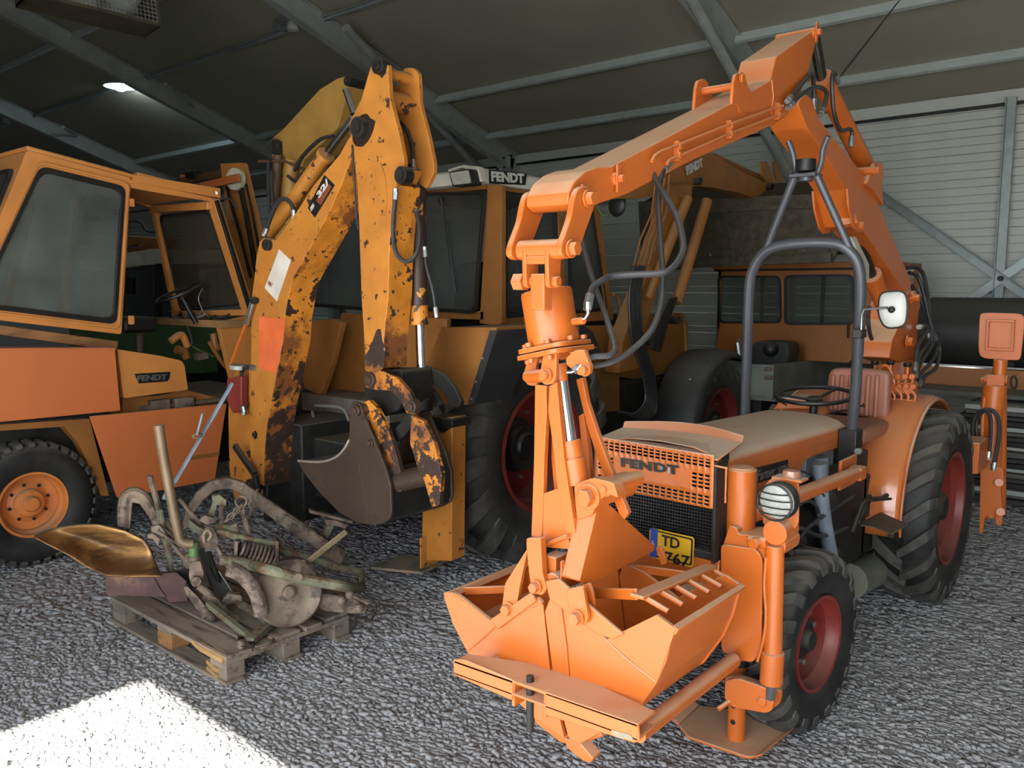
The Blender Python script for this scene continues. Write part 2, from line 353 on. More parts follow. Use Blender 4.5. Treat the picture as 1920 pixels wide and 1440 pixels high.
def chipmesh(name,P,n,K,m):
    vs=P.reshape(-1,3); base=(np.arange(n)*2*K)[:,None]
    tri=base+np.arange(K)[None,:]
    k=np.arange(K); q=np.stack([k,k+K,(k+1)%K+K,(k+1)%K],-1)
    quads=(base[:,:,None]+q[None]).reshape(-1,4)
    loops=np.concatenate([tri.reshape(-1),quads.reshape(-1)]); st=np.concatenate([np.arange(n)*K,n*K+np.arange(len(quads))*4]); tot=np.concatenate([np.full(n,K),np.full(len(quads),4)])
    me=bpy.data.meshes.new(name); me.vertices.add(len(vs)); me.vertices.foreach_set('co',vs.astype('f').ravel())
    me.loops.add(len(loops)); me.loops.foreach_set('vertex_index',loops.astype('i')); me.polygons.add(len(st)); me.polygons.foreach_set('loop_start',st.astype('i')); me.polygons.foreach_set('loop_total',tot.astype('i'))
    me.update(calc_edges=True); me.validate(); me.materials.append(m); return me
GRAV=mat('slate_chips','#9d9d9e',.85,var=.14,vs=45,bump=.2,bs=150)
# packed slate chips: a jittered, warped lattice of six-cornered flakes, each a small tilted slab with its own height
def packed(f0,f1,a,b,seed,hz):
    g=np.random.default_rng(seed); out=[]
    x0,x1,y0,y1=-9.5,3.5,.6,10.2; nx=int((x1-x0)/a*2)+2; ny=int((y1-y0)/b)+2
    kx,jy=np.meshgrid(np.arange(nx+3),np.arange(ny+1)); VX=x0+kx*a/2+g.uniform(-.3,.3,kx.shape)*a; VY=y0+jy*b+g.uniform(-.48,.48,kx.shape)*b
    WX=VX+.020*np.sin(VY*9+1.3*np.sin(VX*3))+.010*np.sin(VX*13+VY*5); WY=VY+.020*np.sin(VX*8+1.7*np.sin(VY*4))+.010*np.sin(VY*11-VX*7)
    J,I=np.meshgrid(np.arange(ny),np.arange(nx//2-1),indexing='ij'); J=J.ravel(); k=2*I.ravel()+(J%2)
    ks=np.stack([k,k+1,k+2,k+2,k+1,k],1); js=np.stack([J,J,J,J+1,J+1,J+1],1)
    X=WX[js,ks]; Y=WY[js,ks]; cx=X.mean(1);cy=Y.mean(1)
    fw=-cx*math.sin(YAW)+cy*math.cos(YAW); r=cx*math.cos(YAW)+cy*math.sin(YAW)
    ok=(fw>f0)&(fw<=f1)&(np.abs(r)<fw*.66+.3); X=X[ok];Y=Y[ok];cx=cx[ok][:,None];cy=cy[ok][:,None]; n=len(X)
    sh=g.uniform(.82,1.12,(n,1)); X=cx+(X-cx)*sh; Y=cy+(Y-cy)*sh
    tx=g.normal(0,.06,(n,1));ty=g.normal(0,.06,(n,1)); h=g.uniform(.35,1.0,(n,1))**2*hz+.0012
    top=np.stack([cx+(X-cx)*.90,cy+(Y-cy)*.90,h+(X-cx)*tx+(Y-cy)*ty],-1); bot=np.stack([X,Y,np.full_like(X,-.006)],-1)
    return np.concatenate([top,bot],1),n,6
for nm_,(P,n,K) in (('gravel',packed(1.9,4.3,.038,.022,3,.009)),('gravel',packed(4.3,9.5,.062,.034,5,.010)),('gravel',chips(9000,-9,3,.9,7,.010,.026,.004,3))):
    gme=chipmesh(nm_,P,n,K,GRAV); go=bpy.data.objects.new(nm_,gme); COL.objects.link(go); go.parent=fl; go['kind']='stuff'; WL[go.name]=V(); print('chips',n)
P,n,K=chips(280,-6,2,1.4,5.5,.026,.05,-.006,11)
for i in range(n):
    c=P[i].mean(0); c[2]=0; Q=P[i]-c; me=chipmesh('stone',Q,1,K,GRAV); o=bpy.data.objects.new('stone',me); COL.objects.link(o); o.parent=fl; o.location=c
# back wall of ribbed sheets
wb=MB().box((XL,YB+.03,-.1),(XR,YB+.12,ZE+.02)).build('wall_back',WALLM,kind='structure',bevel=0)
h=.0955
pl=None
for i in range(42):
    z0=i*h
    if pl is None: pl=MB().box((XL,YB,z0+.005),(XR,YB+.032,z0+h-.003)).build('wall_sheet',WALLM,wb,bevel=.004,seg=1)
    else:
        c=pl.copy(); COL.objects.link(c); c.location=(0,(i%3)*.001,z0)
for nm,a,b in (('wall_left',(XL-.1,YF,-.1),(XL,YB,ZE)),('wall_right',(XR,YF,-.1),(XR+.1,YB,ZE))):
    x0=a[0];x1=b[0]
    MB().prism([(x0,YF,-.1),(x0,YB+.1,-.1),(x0,YB+.1,ZE+.3),(x0,YR,rz(YR)+.15),(x0,YF,ZE+.3)],(x1-x0,0,0)).build(nm,WALLM,kind='structure',bevel=0)
DX0,DX1,DZ=-3.8,4.2,3.9
MB().box((XL,YF-.1,-.1),(DX0,YF,ZE)).box((DX1,YF-.1,-.1),(XR,YF,ZE)).box((DX0,YF-.1,DZ),(DX1,YF,ZE)).build('wall_front',WALLM,kind='structure',bevel=0)
# roof membrane
def roofslab():
    m=MB(); t=.06
    for (ya,yb) in ((YB+.15,YR),(YR,YF-.2)):
        m.prism([(XL,ya,rz(ya) if ya<=YB else ZE-.15*TS),(XL,yb,rz(yb)),(XL,yb,rz(yb)+t),(XL,ya,(rz(ya) if ya<=YB else ZE-.15*TS)+t)],(XR-XL,0,0))
    return m
roofslab().build('ceiling',LIN,kind='structure',bevel=0)
# portal frames
def ibeam(m,p,q,dep,wid,up):
    p=V(p);q=V(q);d=(q-p).normalized(); up=V(up); up=(up-d*up.dot(d)).normalized()
    m.beam(p+up*(-.006),q+up*(-.006),wid,.014,up); m.beam(p-up*(dep-.01),q-up*(dep-.01),wid,.014,up)
    m.beam(p-up*dep/2,q-up*dep/2,.012,dep-.02,up)
slope=V((0,-1,TS)).normalized(); nrm=V((0,TS,1)).normalized()
n_=0
for X in (.45,-4.35,-9.15,-13.95,-18.75):
    n_+=1; m=MB(); a=V((X,YB-.05,rz(YB-.05)-.02)); b=V((X,YR,rz(YR)-.02)); c=V((X,YF+.05,rz(YF+.05)-.02))
    ibeam(m,a,b,.30,.14,(0,TS,1)); ibeam(m,b,c,.30,.14,(0,-TS,1))
    tr=m.build('trim_%d'%n_,GALD,kind='structure',bevel=0); tr['label']='grey steel portal rafter of the shed roof'
    col_=MB(); ibeam(col_,(X,YB-.02,0),(X,YB-.02,ZE-.05),.26,.16,(0,1,0)); col_.build('column',GALD,tr,bevel=0)
    MB().prism([(X,YB-.3,ZE-.38),(X,YB-1.0,rz(YB-1)-.30),(X,YB-.3,rz(YB-.3)-.2)],(.012,0,0)).build('haunch',GALD,tr,bevel=0)
    for k,(dy,dz) in enumerate(((.16,.12),(.16,.28),(.34,.06),(.34,.22),(.5,.02),(.5,.16))):
        MB().pin((X+.02,YB-dy-.03,ZE-.30+dz),(1,0,0),.016,.04,6).build('bolt',INK,tr,bevel=0)
n_=5
for Y in (10.25,9.12,8.05,7.05,5.9,4.75,3.5,2.3,1.1,-.1,-1.1):
    n_+=1; z=rz(Y); m=MB(); up=(0,TS,1) if Y>YR else (0,-TS,1)
    off=V((0,TS,1)).normalized()*-.05 if Y>YR else V((0,-TS,1)).normalized()*-.05
    if Y==8.05: continue
    if Y==7.05: # this one carries the lamp conduit
        m.cyl((XL,Y,z-.07),(XR,Y,z-.07),.03,8).cyl((XL,Y-.05,z-.05),(XR,Y-.05,z-.05),.012,6)
    else: m.beam(V((XL,Y,z))+off,V((XR,Y,z))+off,.05,.10,up)
    m.build('trim_%d'%n_,PURL if Y!=7.05 else GAL,kind='structure',bevel=0)['label']='long horizontal roof purlin'
MB().box((XL,YB-.05,ZE-.13),(XR,YB,ZE-.005)).box((XL,YB-.045,ZE-.02),(XR,YB-.0,ZE+.005)).build('trim_40',WALLM,kind='structure',bevel=0)['label']='pale band along the top of the back wall'
MB().box((XL,YB-.035,ZE-.165),(XR,YB-.003,ZE-.135)).build('trim_41',INK,kind='structure',bevel=0)['label']='dark gap under the eave band'
# wall bracing at the right
br=thing('wall_brace','galvanised cross brace with upright post on white back wall, far right','brace',(PY(1880,550,10.9).x,10.9,0))
xp=PY(1890,300,10.9).x
MB().box((xp-.05,10.86,0),(xp+.05,10.9,ZE-.1)).box((xp-.05,10.80,0),(xp-.04,10.86,ZE-.1)).build('post',GAL,br,bevel=.002)
a=PY(1652,366,10.84); b=PY(1877,522,10.84); d=b-a
MB().beam(a,a+d*2.3,.012,.10,(0,0,1)).beam(a+V((0,-.03,.05)),a+d*2.3+V((0,-.03,.05)),.06,.01,(0,0,1)).build('brace_bar',GAL,br,bevel=.002)
c=PY(1820,562,10.82); d2=b-c; MB().beam(c,c+d2*3,.012,.10,(0,0,1)).beam(c-d2*2,c,.012,.10,(0,0,1)).build('brace_bar',GAL,br,bevel=.002)
MB().pin(b+V((0,-.04,0)),(0,1,0),.03,.05).build('bolt',INK,br)
# inclined roof struts, each its own bar
for i,(s0,e0,lab) in enumerate((((1290,-14),(1482,335),'dark round roof strut crossing behind the tall orange crane'),((648,52),(900,318),'dark roof strut sloping down behind the white cab roof'),((310,158),(492,306),'thin roof strut left of the tall worn excavator arm'),((118,238),(232,315),'thin dark roof strut above the left cab'))):
    a=rp(*s0,-.28); b=PY(*e0,10.7); 
    o=MB().cyl(a,b,.06 if i<2 else .03,10).build('roof_strut',GALD,loc=(a+b)/2,bevel=0,cat='strut',label=lab)
# lamps
def lamp(px,py,lab,on_=False,s=1):
    t=rp(px,py); t=V((t.x,7.05,0)); 
    c=PY(px,py,6.98); T=thing('ceiling_lamp',lab,'lamp',(c.x,c.y,c.z),group='bell lamps under the roof')
    MB().cyl((c.x,c.y,c.z+.10),(c.x,c.y,rz(7)-.05),.022,8).lathe([(.05,.08),(.05,.16),(.025,.2)],c,(0,0,1),16).build('stem',ZINC,T,bevel=0)
    MB().lathe([(.05,.11),(.10,.10),(.19,.06),(.25,.0),(.28,-.045),(.27,-.045),(.18,.04),(.08,.08)],c,(0,0,1),32).build('lamp_shade',GAL,T,bevel=0)
    g=MB().lathe([(.05,.05),(.085,.02),(.095,-.05),(.085,-.09),(.05,-.11),(.01,-.115)],c,(0,0,1),24)
    if on_:
        g.build('bulb',mat('lit_bulb','#f4fbff',.3,emit=('#dff0ff',60)),T,bevel=0)
    else: g.build('bulb',LENS,T,bevel=0)
lamp(226,158,'bell lamp switched on, glowing blue-white under the roof',True)
lamp(550,44,'unlit metal bell lamp near the top edge, right of the fan box')
lamp(14,222,'unlit bell lamp at the far left edge above the orange cab')
# fan box at the top left
A=rp(180,20); 
fb=thing('circulation_fan','square brown boxed fan with wire guard hanging from the roof at top left','fan',(-8.2,3.3,4.4))
def fan():
    o=PX(303,50,-8.2); u=V((0,-1,0)); up=V((-.12,0,1)).normalized(); nn=V((1,0,.12)).normalized(); W=1.2; D=.36
    m=MB()
    def bx(p,a,b,c): m.prism([p,p+a,p+a+b,p+b],c)
    bx(o,u*W,up*.035,-nn*D); bx(o+up*(W-.035),u*W,up*.035,-nn*D); bx(o,u*.035,up*W,-nn*D); bx(o+u*(W-.035),u*.035,up*W,-nn*D)
    m.build('housing',mat('fan_housing','#4f4735',.7,var=.2,bump=.1,bs=40),fb)
    c=o+u*W/2+up*W/2-nn*D*.5
    MB().lathe([(W*.49,-.05),(W*.46,.0),(W*.46,.08),(W*.49,.08)],c-nn*.04,nn,40).build('fan_shroud',GALD,fb,bevel=0)
    for k in range(6):
        a=R(60*k+15); rd=u*math.cos(a)+up*math.sin(a); tg=u*-math.sin(a)+up*math.cos(a)
        MB().prism([c+rd*.08-tg*.04,c+rd*.5-tg*.12+nn*.03,c+rd*.52+tg*.10+nn*.06,c+rd*.08+tg*.05+nn*.02],nn*.004).build('fan_blade',ZINC,fb,bevel=0)
    m=MB()
    for k in range(1,30):
        t=W*k/30; f=o+nn*.0; m.cyl(f+u*t+up*.03,f+u*t+up*(W-.03),.002,4); m.cyl(f+up*t+u*.03,f+up*t+u*(W-.03),.002,4)
    m.build('wire_guard',GALD,fb,bevel=0,kind='stuff')
    for k in (0.05,W-.05): MB().cyl(o+u*k+up*W,o+u*k+V((0,0,6.0-o.z)),.012,6).build('hanger',ZINC,fb,bevel=0)
fan()
# ================================================================ the narrow orange tractor at the right
XC=-1.63
TR=thing('tractor','narrow orange tractor with grey roll bar and brown seat, under the orange crane','tractor',(XC,4.4,0))
def hood():
    m=MB(); w=.262; pr=[]
    for x,z in ((-w,-.07),(-w,-.03),(-w+.012,-.01),(-w+.04,.008),(-.15,.028),(0,.034),(.15,.028),(w-.04,.008),(w-.012,-.01),(w,-.03),(w,-.07)): pr.append((x,z))
    o=[V((XC+x,2.84,1.262+z)) for x,z in pr]; i=[V((XC+x*.975,2.84,1.262+z-.006)) for x,z in pr][::-1]
    m.prism(o+i,(0,1.42,-.048))
    # side skirts with the engine cut-out
    def side(x,t):
        q=[(2.84,1.2),(4.26,1.155),(4.275,1.10),(3.78,1.115),(3.70,1.105),(3.64,1.06),(3.60,.985),(2.84,.985)]
        m.prism(roundpoly([V((x,a,b)) for a,b in q],.02,3),(t,0,0))
    side(XC+w-.001,-.006); side(XC-w+.001,.006)
    m.prism([V((XC-w,4.24,1.10)),V((XC+w,4.24,1.10)),V((XC+w,4.24,1.2)),V((XC+.15,4.24,1.24)),V((XC-.15,4.24,1.24)),V((XC-w,4.24,1.2))],(0,.012,0))
    h=m.build('hood',ORD,TR,bevel=.004)
    # name strip
    q=[PX(a,b,XC+w+.004) for a,b in ((1417,907),(1478,889),(1478,862),(1417,878))]
    MB().prism(q,(-.004,0,0)).build('name_strip',INK,h,bevel=0)
    a,b,c,d=[PX(a,b,XC+w+.006) for a,b in ((1419,902),(1453,891),(1450,874),(1419,882))]; text('Farmer',a,b,d,ZINC,h,shear=.3,bold=.01)
    a,b,c,d=[PX(a,b,XC+w+.006) for a,b in ((1456,892),(1477,885),(1477,868),(1456,876))]; text('203V',a,b,d,ZINC,h,shear=.2,bold=.02)
hood()
def visor():
    m=MB(); z=1.292; x0=-1.905;x1=-1.358
    top=[(x0,2.80),(x1,2.80),(x1,3.06),(x0,3.10)]
    cur=[V((x0+(x1-x0)*i/12,3.0+.06*math.sin(math.pi*i/12)*1.2,z)) for i in range(13)]
    m.prism([V((x0,2.80,z-.02)),V((x1,2.80,z-.035))]+[p+V((0,0,-.0)) for p in cur[::-1]],(0,0,.006))
    vs=[]; n=len(cur)
    for i,p in enumerate(cur):
        h=.03+.012*math.sin(math.pi*i/12); vs+= [p,p+V((0,.018,h)),p+V((0,.026,h)),p+V((0,.008,0))]
    m.add(vs,[(4*i+j,4*i+(j+1)%4,4*i+4+(j+1)%4,4*i+4+j) for i in range(n-1) for j in range(4)]+[(0,1,2,3),(4*n-1,4*n-2,4*n-3,4*n-4)])
    m.build('visor',ORD,TR,bevel=.002)
    # perforated front panel: real slots
    x0,x1,zt,zb=-1.905,-1.372,1.288,1.082; Y=2.797
    cols=[]; n=19; marg=.012; pitch=(x1-x0-2*marg)/n
    for i in range(n): cols.append((x0+marg+i*pitch+.0035,x0+marg+(i+1)*pitch-.0035))
    rows=[]; h=zt-zb
    rowc=[.09,.155,.22,.40,.475,.55,.625,.79,.86,.93]
    xs=[x0]+[c for ab in cols for c in ab]+[x1]; zs=[zt]; 
    for r in rowc: zs+= [zt-h*(r-.02),zt-h*(r+.02)]
    zs.append(zb); m=MB(); vs=[];nx=len(xs)
    for z in zs:
        for x in xs: vs.append((x,Y+.0*abs(x),z-(x-x0)*.02))
    fs=[]
    for j in range(len(zs)-1):
        for i in range(nx-1):
            slotr=(j%2==1); slotc=(i%2==1); r=(j-1)//2; c=(i-1)//2
            hole=slotr and slotc and (r<3 or r>6 or c<3 or c>15)
            if not hole: fs.append((j*nx+i,j*nx+i+1,(j+1)*nx+i+1,(j+1)*nx+i))
    p=m.add(vs,fs).build('front_panel',ORD,TR,bevel=0); s=p.modifiers.new('s','SOLIDIFY'); s.thickness=.003
    y=Y-.004
    text('FENDT',PY(1165,875,y),PY(1274,891,y),PY(1164,858,y),INK,p,bold=.05,space=1.12,label='black cut-out maker letters')
    for a,b,c,d in ((1194,862,1199,874),(1217,869,1222,881),(1238,872,1243,884),(1252,876,1256,888)):
        MB().prism([PY(a,b,y-.002),PY(c,b+1,y-.002),PY(c,d,y-.002),PY(a,d,y-.002)],(0,.002,0)).build('chrome_chip',CHR,p,bevel=0)
    MB().cyl((x1+.002,Y+.005,zt-.05),(x1+.05,Y+.01,zt-.055),.004,6).cyl((x1+.045,Y+.01,zt-.05),(x1+.045,Y+.01,zb+.02),.004,6).build('panel_clip',ORD,TR,bevel=0)
visor()
# radiator grille
g=MB(); x0,x1,z0,z1=-1.905,-1.372,.885,1.27; Y=2.865
g.box((x0,Y+.03,z0),(x1,Y+.06,z1))
n=44
for i in range(n+1):
    x=x0+(x1-x0)*i/n; g.box((x-.0016,Y,z0),(x+.0016,Y+.02,z1))
for i in range(30):
    z=z0+(z1-z0)*i/29; g.box((x0,Y-.004,z-.002),(x1,Y+.004,z+.002))
g.build('radiator_grille',BLK,TR,bevel=0)
MB().box((-1.375,2.80,.86),(-1.362,2.9,1.25)).box((-1.915,2.80,.86),(-1.902,2.9,1.25)).box((-1.91,2.83,.86),(-1.365,2.9,.89)).build('grille_frame',DARKM,TR)
# front chassis
MB().box((-1.90,2.84,.55),(-1.36,2.90,.865)).box((-1.86,2.72,.60),(-1.80,2.86,.76)).box((-1.48,2.72,.60),(-1.42,2.86,.76)).box((-1.80,2.90,.50),(-1.46,3.3,.75)).build('front_frame',ORD,TR,bevel=.006)
def plate():
    y=2.828; q=[PY(a,b,y) for a,b in ((1216,1044),(1299,1065),(1301,1007),(1218,989))]
    r=rrect(q[0],q[1],q[3],.012); 
    p=MB().prism(r,(0,.006,0)).build('number_plate',YEL,TR,bevel=.001)
    y-=.002
    ring(rrect(*[PY(a,b,y) for a,b in ((1218,1041),(1297,1061),(1220,992))],.01),rrect(*[PY(a,b,y) for a,b in ((1221,1039),(1294,1058),(1223,995))],.008),(0,.002,0),MB()).build('plate_border',INK,p,bevel=0)
    MB().prism([PY(a,b,y-.001) for a,b in ((1218,1043),(1231,1046),(1233,993),(1220,990))],(0,.002,0)).build('euro_band',BLUE,p,bevel=0)
    text('L',PY(1223,1020,y-.002),PY(1228,1021,y-.002),PY(1223,1013,y-.002),WHITE,p)
    text('TD',PY(1240,1022,y-.001),PY(1274,1030,y-.001),PY(1241,1002,y-.001),INK,p,bold=.02)
    text('767',PY(1246,1054,y-.001),PY(1293,1064,y-.001),PY(1247,1033,y-.001),INK,p,bold=.02)
plate()
# engine bay
m=MB(); m.box((-1.82,2.95,.45),(-1.44,4.2,.95)).box((-1.78,3.0,.95),(-1.48,3.9,1.12)).box((-1.85,4.1,.4),(-1.40,4.75,1.0))
m.build('engine_block',DARKM,TR,bevel=.01)
for i in range(3):
    y=3.28+i*.22; m=MB(); m.cyl((-1.50,y,.9),(-1.40,y,.98),.06,14).box((-1.46,y-.07,.62),(-1.41,y+.07,.84))
    for k in range(5): m.box((-1.47,y-.085,.64+k*.04),(-1.395,y+.085,.648+k*.04))
    m.build('cylinder_head',DARKM,TR,bevel=.003)
m=MB(); m.cyl((-1.42,3.05,.72),(-1.36,3.05,.72),.09,20).cyl((-1.42,3.3,.55),(-1.35,3.3,.55),.05,16).ball((-1.38,3.98,.86),.075).ball((-1.37,3.62,.74),.06).cyl((-1.40,3.75,.5),(-1.38,4.15,.55),.06,14)
m.build('engine_fittings',DARKM,TR,bevel=0,kind='stuff')
MB().tube(curve([PX(1537,868,-1.34),PX(1541,940,-1.335),PX(1550,1000,-1.33),PX(1560,1052,-1.325)]),[.034]*25,14).build('intake_pipe',ENG,TR,bevel=0)
MB().box(PX(1512,850,-1.42),PX(1562,876,-1.42)+V((-.1,0,0))).cyl(PX(1537,856,-1.40),PX(1537,890,-1.40),.042,16).build('air_filter',ENG,TR,bevel=.006)
for i,(pp,rr) in enumerate((([(1490,960),(1500,945),(1520,940),(1535,960),(1530,985)],.008),([(1500,1010),(1520,985),(1570,950),(1600,930)],.009),([(1490,880),(1520,890),(1530,905),(1545,930)],.005),([(1565,900),(1590,905),(1600,880)],.007),([(1480,1000),(1500,990),(1540,1005),(1590,990)],.010))):
    MB().tube(curve([PX(a,b,-1.33+.01*(i%3)) for a,b in pp]),rr,8).build('engine_hose',HOSE,TR,bevel=0)
MB().cyl(PX(1592,1090,-1.42),PX(1668,1050,-1.42),.10,24).cyl(PX(1668,1050,-1.42),PX(1705,1035,-1.42),.045,18).cyl(PX(1652,1056,-1.42),PX(1657,1053,-1.42),.095,24).build('silencer',mat('grey_silencer','#6f7064',.6,var=.12,bump=.05),TR,bevel=.004)
# axles and wheels
MB().box((-2.0,3.38,.33),(-1.3,3.48,.45)).cyl((-2.0,3.42,.385),(-1.25,3.42,.385),.06,16).build('front_axle',DARKM,TR,bevel=.005)
MB().cyl((-2.05,5.42,.58),(-1.2,5.42,.58),.11,20).box((-1.85,4.7,.4),(-1.40,5.7,.85)).build('rear_axle',DARKM,TR,bevel=.01)
wheel(TR,(-1.275,3.43,.39),.395,.255,.20,19,RED,1,steer=-5,lugh=.026,nuts=8,dish=.085,lugw=.045)
wheel(TR,(-1.985,3.43,.39),.395,.255,.20,19,RED,-1,steer=5,lugh=.026,nuts=0,dish=.1,lugw=.045)
wheel(TR,(-1.245,5.42,.575),.585,.33,.33,20,RED,1,lugh=.035,nuts=8,dish=.10,lugw=.055)
wheel(TR,(-2.015,5.42,.588),.60,.33,.33,20,RED,-1,lugh=.035,nuts=0,dish=.1,lugw=.055)
# rear mudguards
def guard(xa,xb,lip):
    m=MB(); c=V((0,5.42,.588)); pts=[]; r=.665
    for a in range(186,50,-6):
        t=R(a); pts.append((c.y+r*math.cos(t),c.z+r*math.sin(t)))
    n=len(pts); xs=[xa,xa+.03*(1 if xb>xa else -1),(xa+xb)/2,xb-.03*(1 if xb>xa else -1),xb]; dr=[-.05,-.012,.0,-.008,-.03]
    vs=[]
    for y,z in pts:
        d=V((0,y-c.y,z-c.z)).normalized()
        for x,e in zip(xs,dr): vs.append(V((x,y,z))+d*e)
    k=len(xs); m.add(vs,[(i*k+j,i*k+j+1,(i+1)*k+j+1,(i+1)*k+j) for i in range(n-1) for j in range(k-1)])
    g=m.build('mudguard',mat('mudguard_paint','#cc7030',.22,var=.06,coat=.8,dust=('#b89a80',.3)) if 'mudguard_paint' not in MATS else MATS['mudguard_paint'],TR,bevel=0,smooth=60); s=g.modifiers.new('s','SOLIDIFY'); s.thickness=.004
    e=V((lip,0,0)); MB().tube([V((lip,y,z))+V((0,y-c.y,z-c.z)).normalized()*-.03 for y,z in pts],.010,8).build('mudguard_rim',ORD,g,bevel=0)
guard(-1.53,-1.225,-1.225); guard(-1.73,-2.035,-2.035)
# step and pedal
MB().prism([PZ(a,b,.65) for a,b in ((1604,985),(1652,962),(1702,985),(1672,1003),(1640,990))],(0,0,.006)).build('step_plate',mat('tread_plate','#6d6758',.6,.3,bump=.4,bs=90),TR,bevel=.001)
MB().beam(PX(1672,1000,-1.24),PX(1706,1038,-1.24),.03,.05).beam(PX(1608,985,-1.32),PX(1632,930,-1.32),.02,.03).build('step_bracket',DARKM,TR,bevel=.003)
MB().tube(curve([PX(1598,1000,-1.3),PX(1610,965,-1.3),PX(1622,940,-1.3),PX(1650,935,-1.3),PX(1664,928,-1.3)]),.012,8).beam(PX(1626,937,-1.3),PX(1662,934,-1.3),.06,.012).build('pedal',DARKM,TR,bevel=.002)
# platform, seat, wheel
MB().box((-1.9,4.55,.62),(-1.38,5.2,.68)).build('platform',DARKM,TR,bevel=.005)
YS=5.0
def seat():
    q=[PY(a,b,YS+.05) for a,b in ((1546,770),(1664,790),(1669,697),(1640,692),(1560,690),(1551,704))]
    q=roundpoly(q,.045,5)
    b=MB().prism(q,(0,.07,.0)).build('seat_back',SEAT,TR,bevel=.025,seg=4)
    for i in range(6):
        a=1563+i*16.5; p0=PY(a-5,772+i*3,YS+.045); p1=PY(a,700,YS+.045)
        MB().tube([p0+(p1-p0)*.05,p1-(p1-p0)*.04],.014,10).build('seat_flute',SEAT,b,bevel=.006)
    w=PY(1665,700,YS).x-PY(1551,700,YS).x; x0=PY(1540,770,YS).x; x1=PY(1660,790,YS).x; z=PY(1600,790,YS).z
    MB().prism(rrect((x0-.02,YS-.44,z-.06),(x1+.02,YS-.44,z-.06),(x0-.02,YS+.06,z-.06),.07,5),(0,0,.085)).build('seat_cushion',SEAT,TR,bevel=.03,seg=4)
    MB().box((x0+.1,YS-.25,.7),(x1-.1,YS-.05,z-.05)).build('seat_base',DARKM,TR,bevel=.01)
seat()
def steer(parent,c,r,nrm,m=BLK,col_to=None,tr=.012,spokes=3):
    c=V(c); nrm=V(nrm).normalized(); u=nrm.orthogonal().normalized(); v=nrm.cross(u)
    s=MB().tube([c+(u*math.cos(R(a))+v*math.sin(R(a)))*r for a in range(0,360,10)],tr,8,True).build('steering_wheel',m,parent,bevel=0)
    k=MB()
    for i in range(spokes):
        a=R(360/spokes*i+30); d=u*math.cos(a)+v*math.sin(a); k.beam(c-nrm*.03,c+d*r,.022,.01,nrm,w2=.014)
    k.lathe([(.04,-.05),(.045,-.02),(.03,-.008)],c,nrm,16).build('steering_hub',m,s,bevel=0)
    if col_to is not None: MB().cyl(c-nrm*.03,col_to,.022,12).build('steering_column',m,parent,bevel=0)
c=PY(1527,741,4.5); steer(TR,c,.2,(0,-.12,1),col_to=(c.x,c.y-.06,.9))
MB().prism([V((XC-.22,4.27,1.02)),V((XC+.22,4.27,1.02)),V((XC+.2,4.27,1.19)),V((XC-.2,4.27,1.19))],(0,.14,0)).build('dashboard',DARKM,TR,bevel=.01)
for a in (((1475,760),(1455,752)),((1555,775),(1608,768)),((1590,770),(1620,760))):
    MB().tube(curve([PY(*a[0],4.5),PY((a[0][0]+a[1][0])/2,(a[0][1]+a[1][1])/2-2,4.5),PY(*a[1],4.5)]),[.006]*16+[.014],8).build('hand_lever',BLK,TR,bevel=0)
MB().prism([PY(a,b,4.85) for a,b in ((1448,768),(1466,745),(1505,748),(1518,768))],(0,.25,0)).build('side_cover',ORD,TR,bevel=.01)
# roll bar
def rollbar():
    RB=lambda a,b,dy=0: PY(a,b,4.2+(min(b,858)-858)*.00068+dy)
    t=[(1397,775),(1401,650),(1405,540),(1413,503),(1432,474),(1460,461),(1500,456),(1550,455),(1578,460),(1600,479),(1611,505),(1613,560),(1606,700),(1598,800),(1595,858)]
    P=curve([RB(a,b) for a,b in t],5)
    P.insert(0,V((P[0].x,P[0].y+.02,.95)))
    rb=MB().tube(P,.026,14).build('roll_bar',GREY,TR,bevel=0)
    MB().cyl(RB(1432,478),RB(1492,326),.018,12).build('stay',GREY,rb,bevel=0)
    MB().cyl(RB(1600,480),RB(1530,326),.018,12).build('stay',GREY,rb,bevel=0)
    a=RB(1511,328); MB().box(a+V((-.06,-.05,-.012)),a+V((.06,.05,.004))).cyl(a+V((0,0,-.03)),a,.03,16).build('rest_plate',GREY,rb)
    b=RB(1510,322); MB().cyl(b,b+V((0,0,.055)),.046,24).build('rubber_buffer',BLK,rb,label='black rubber buffer')
    for t in ([(1493,325),(1489,300),(1486,285),(1478,264)],[(1534,322),(1541,300),(1543,280),(1553,255)]):
        MB().tube(curve([RB(a,b) for a,b in t],4),.013,10).build('guide_horn',GREY,rb,bevel=0)
    a=RB(1594,830); MB().box(a+V((-.045,-.05,-.09)),a+V((.045,.05,.07))).build('post_socket',BLK,rb,bevel=.006)
    MB().nut(RB(1611,845,-.05),(0,-1,0),.018,.025).build('bolt',ZINC,rb,bevel=.001)
rollbar()
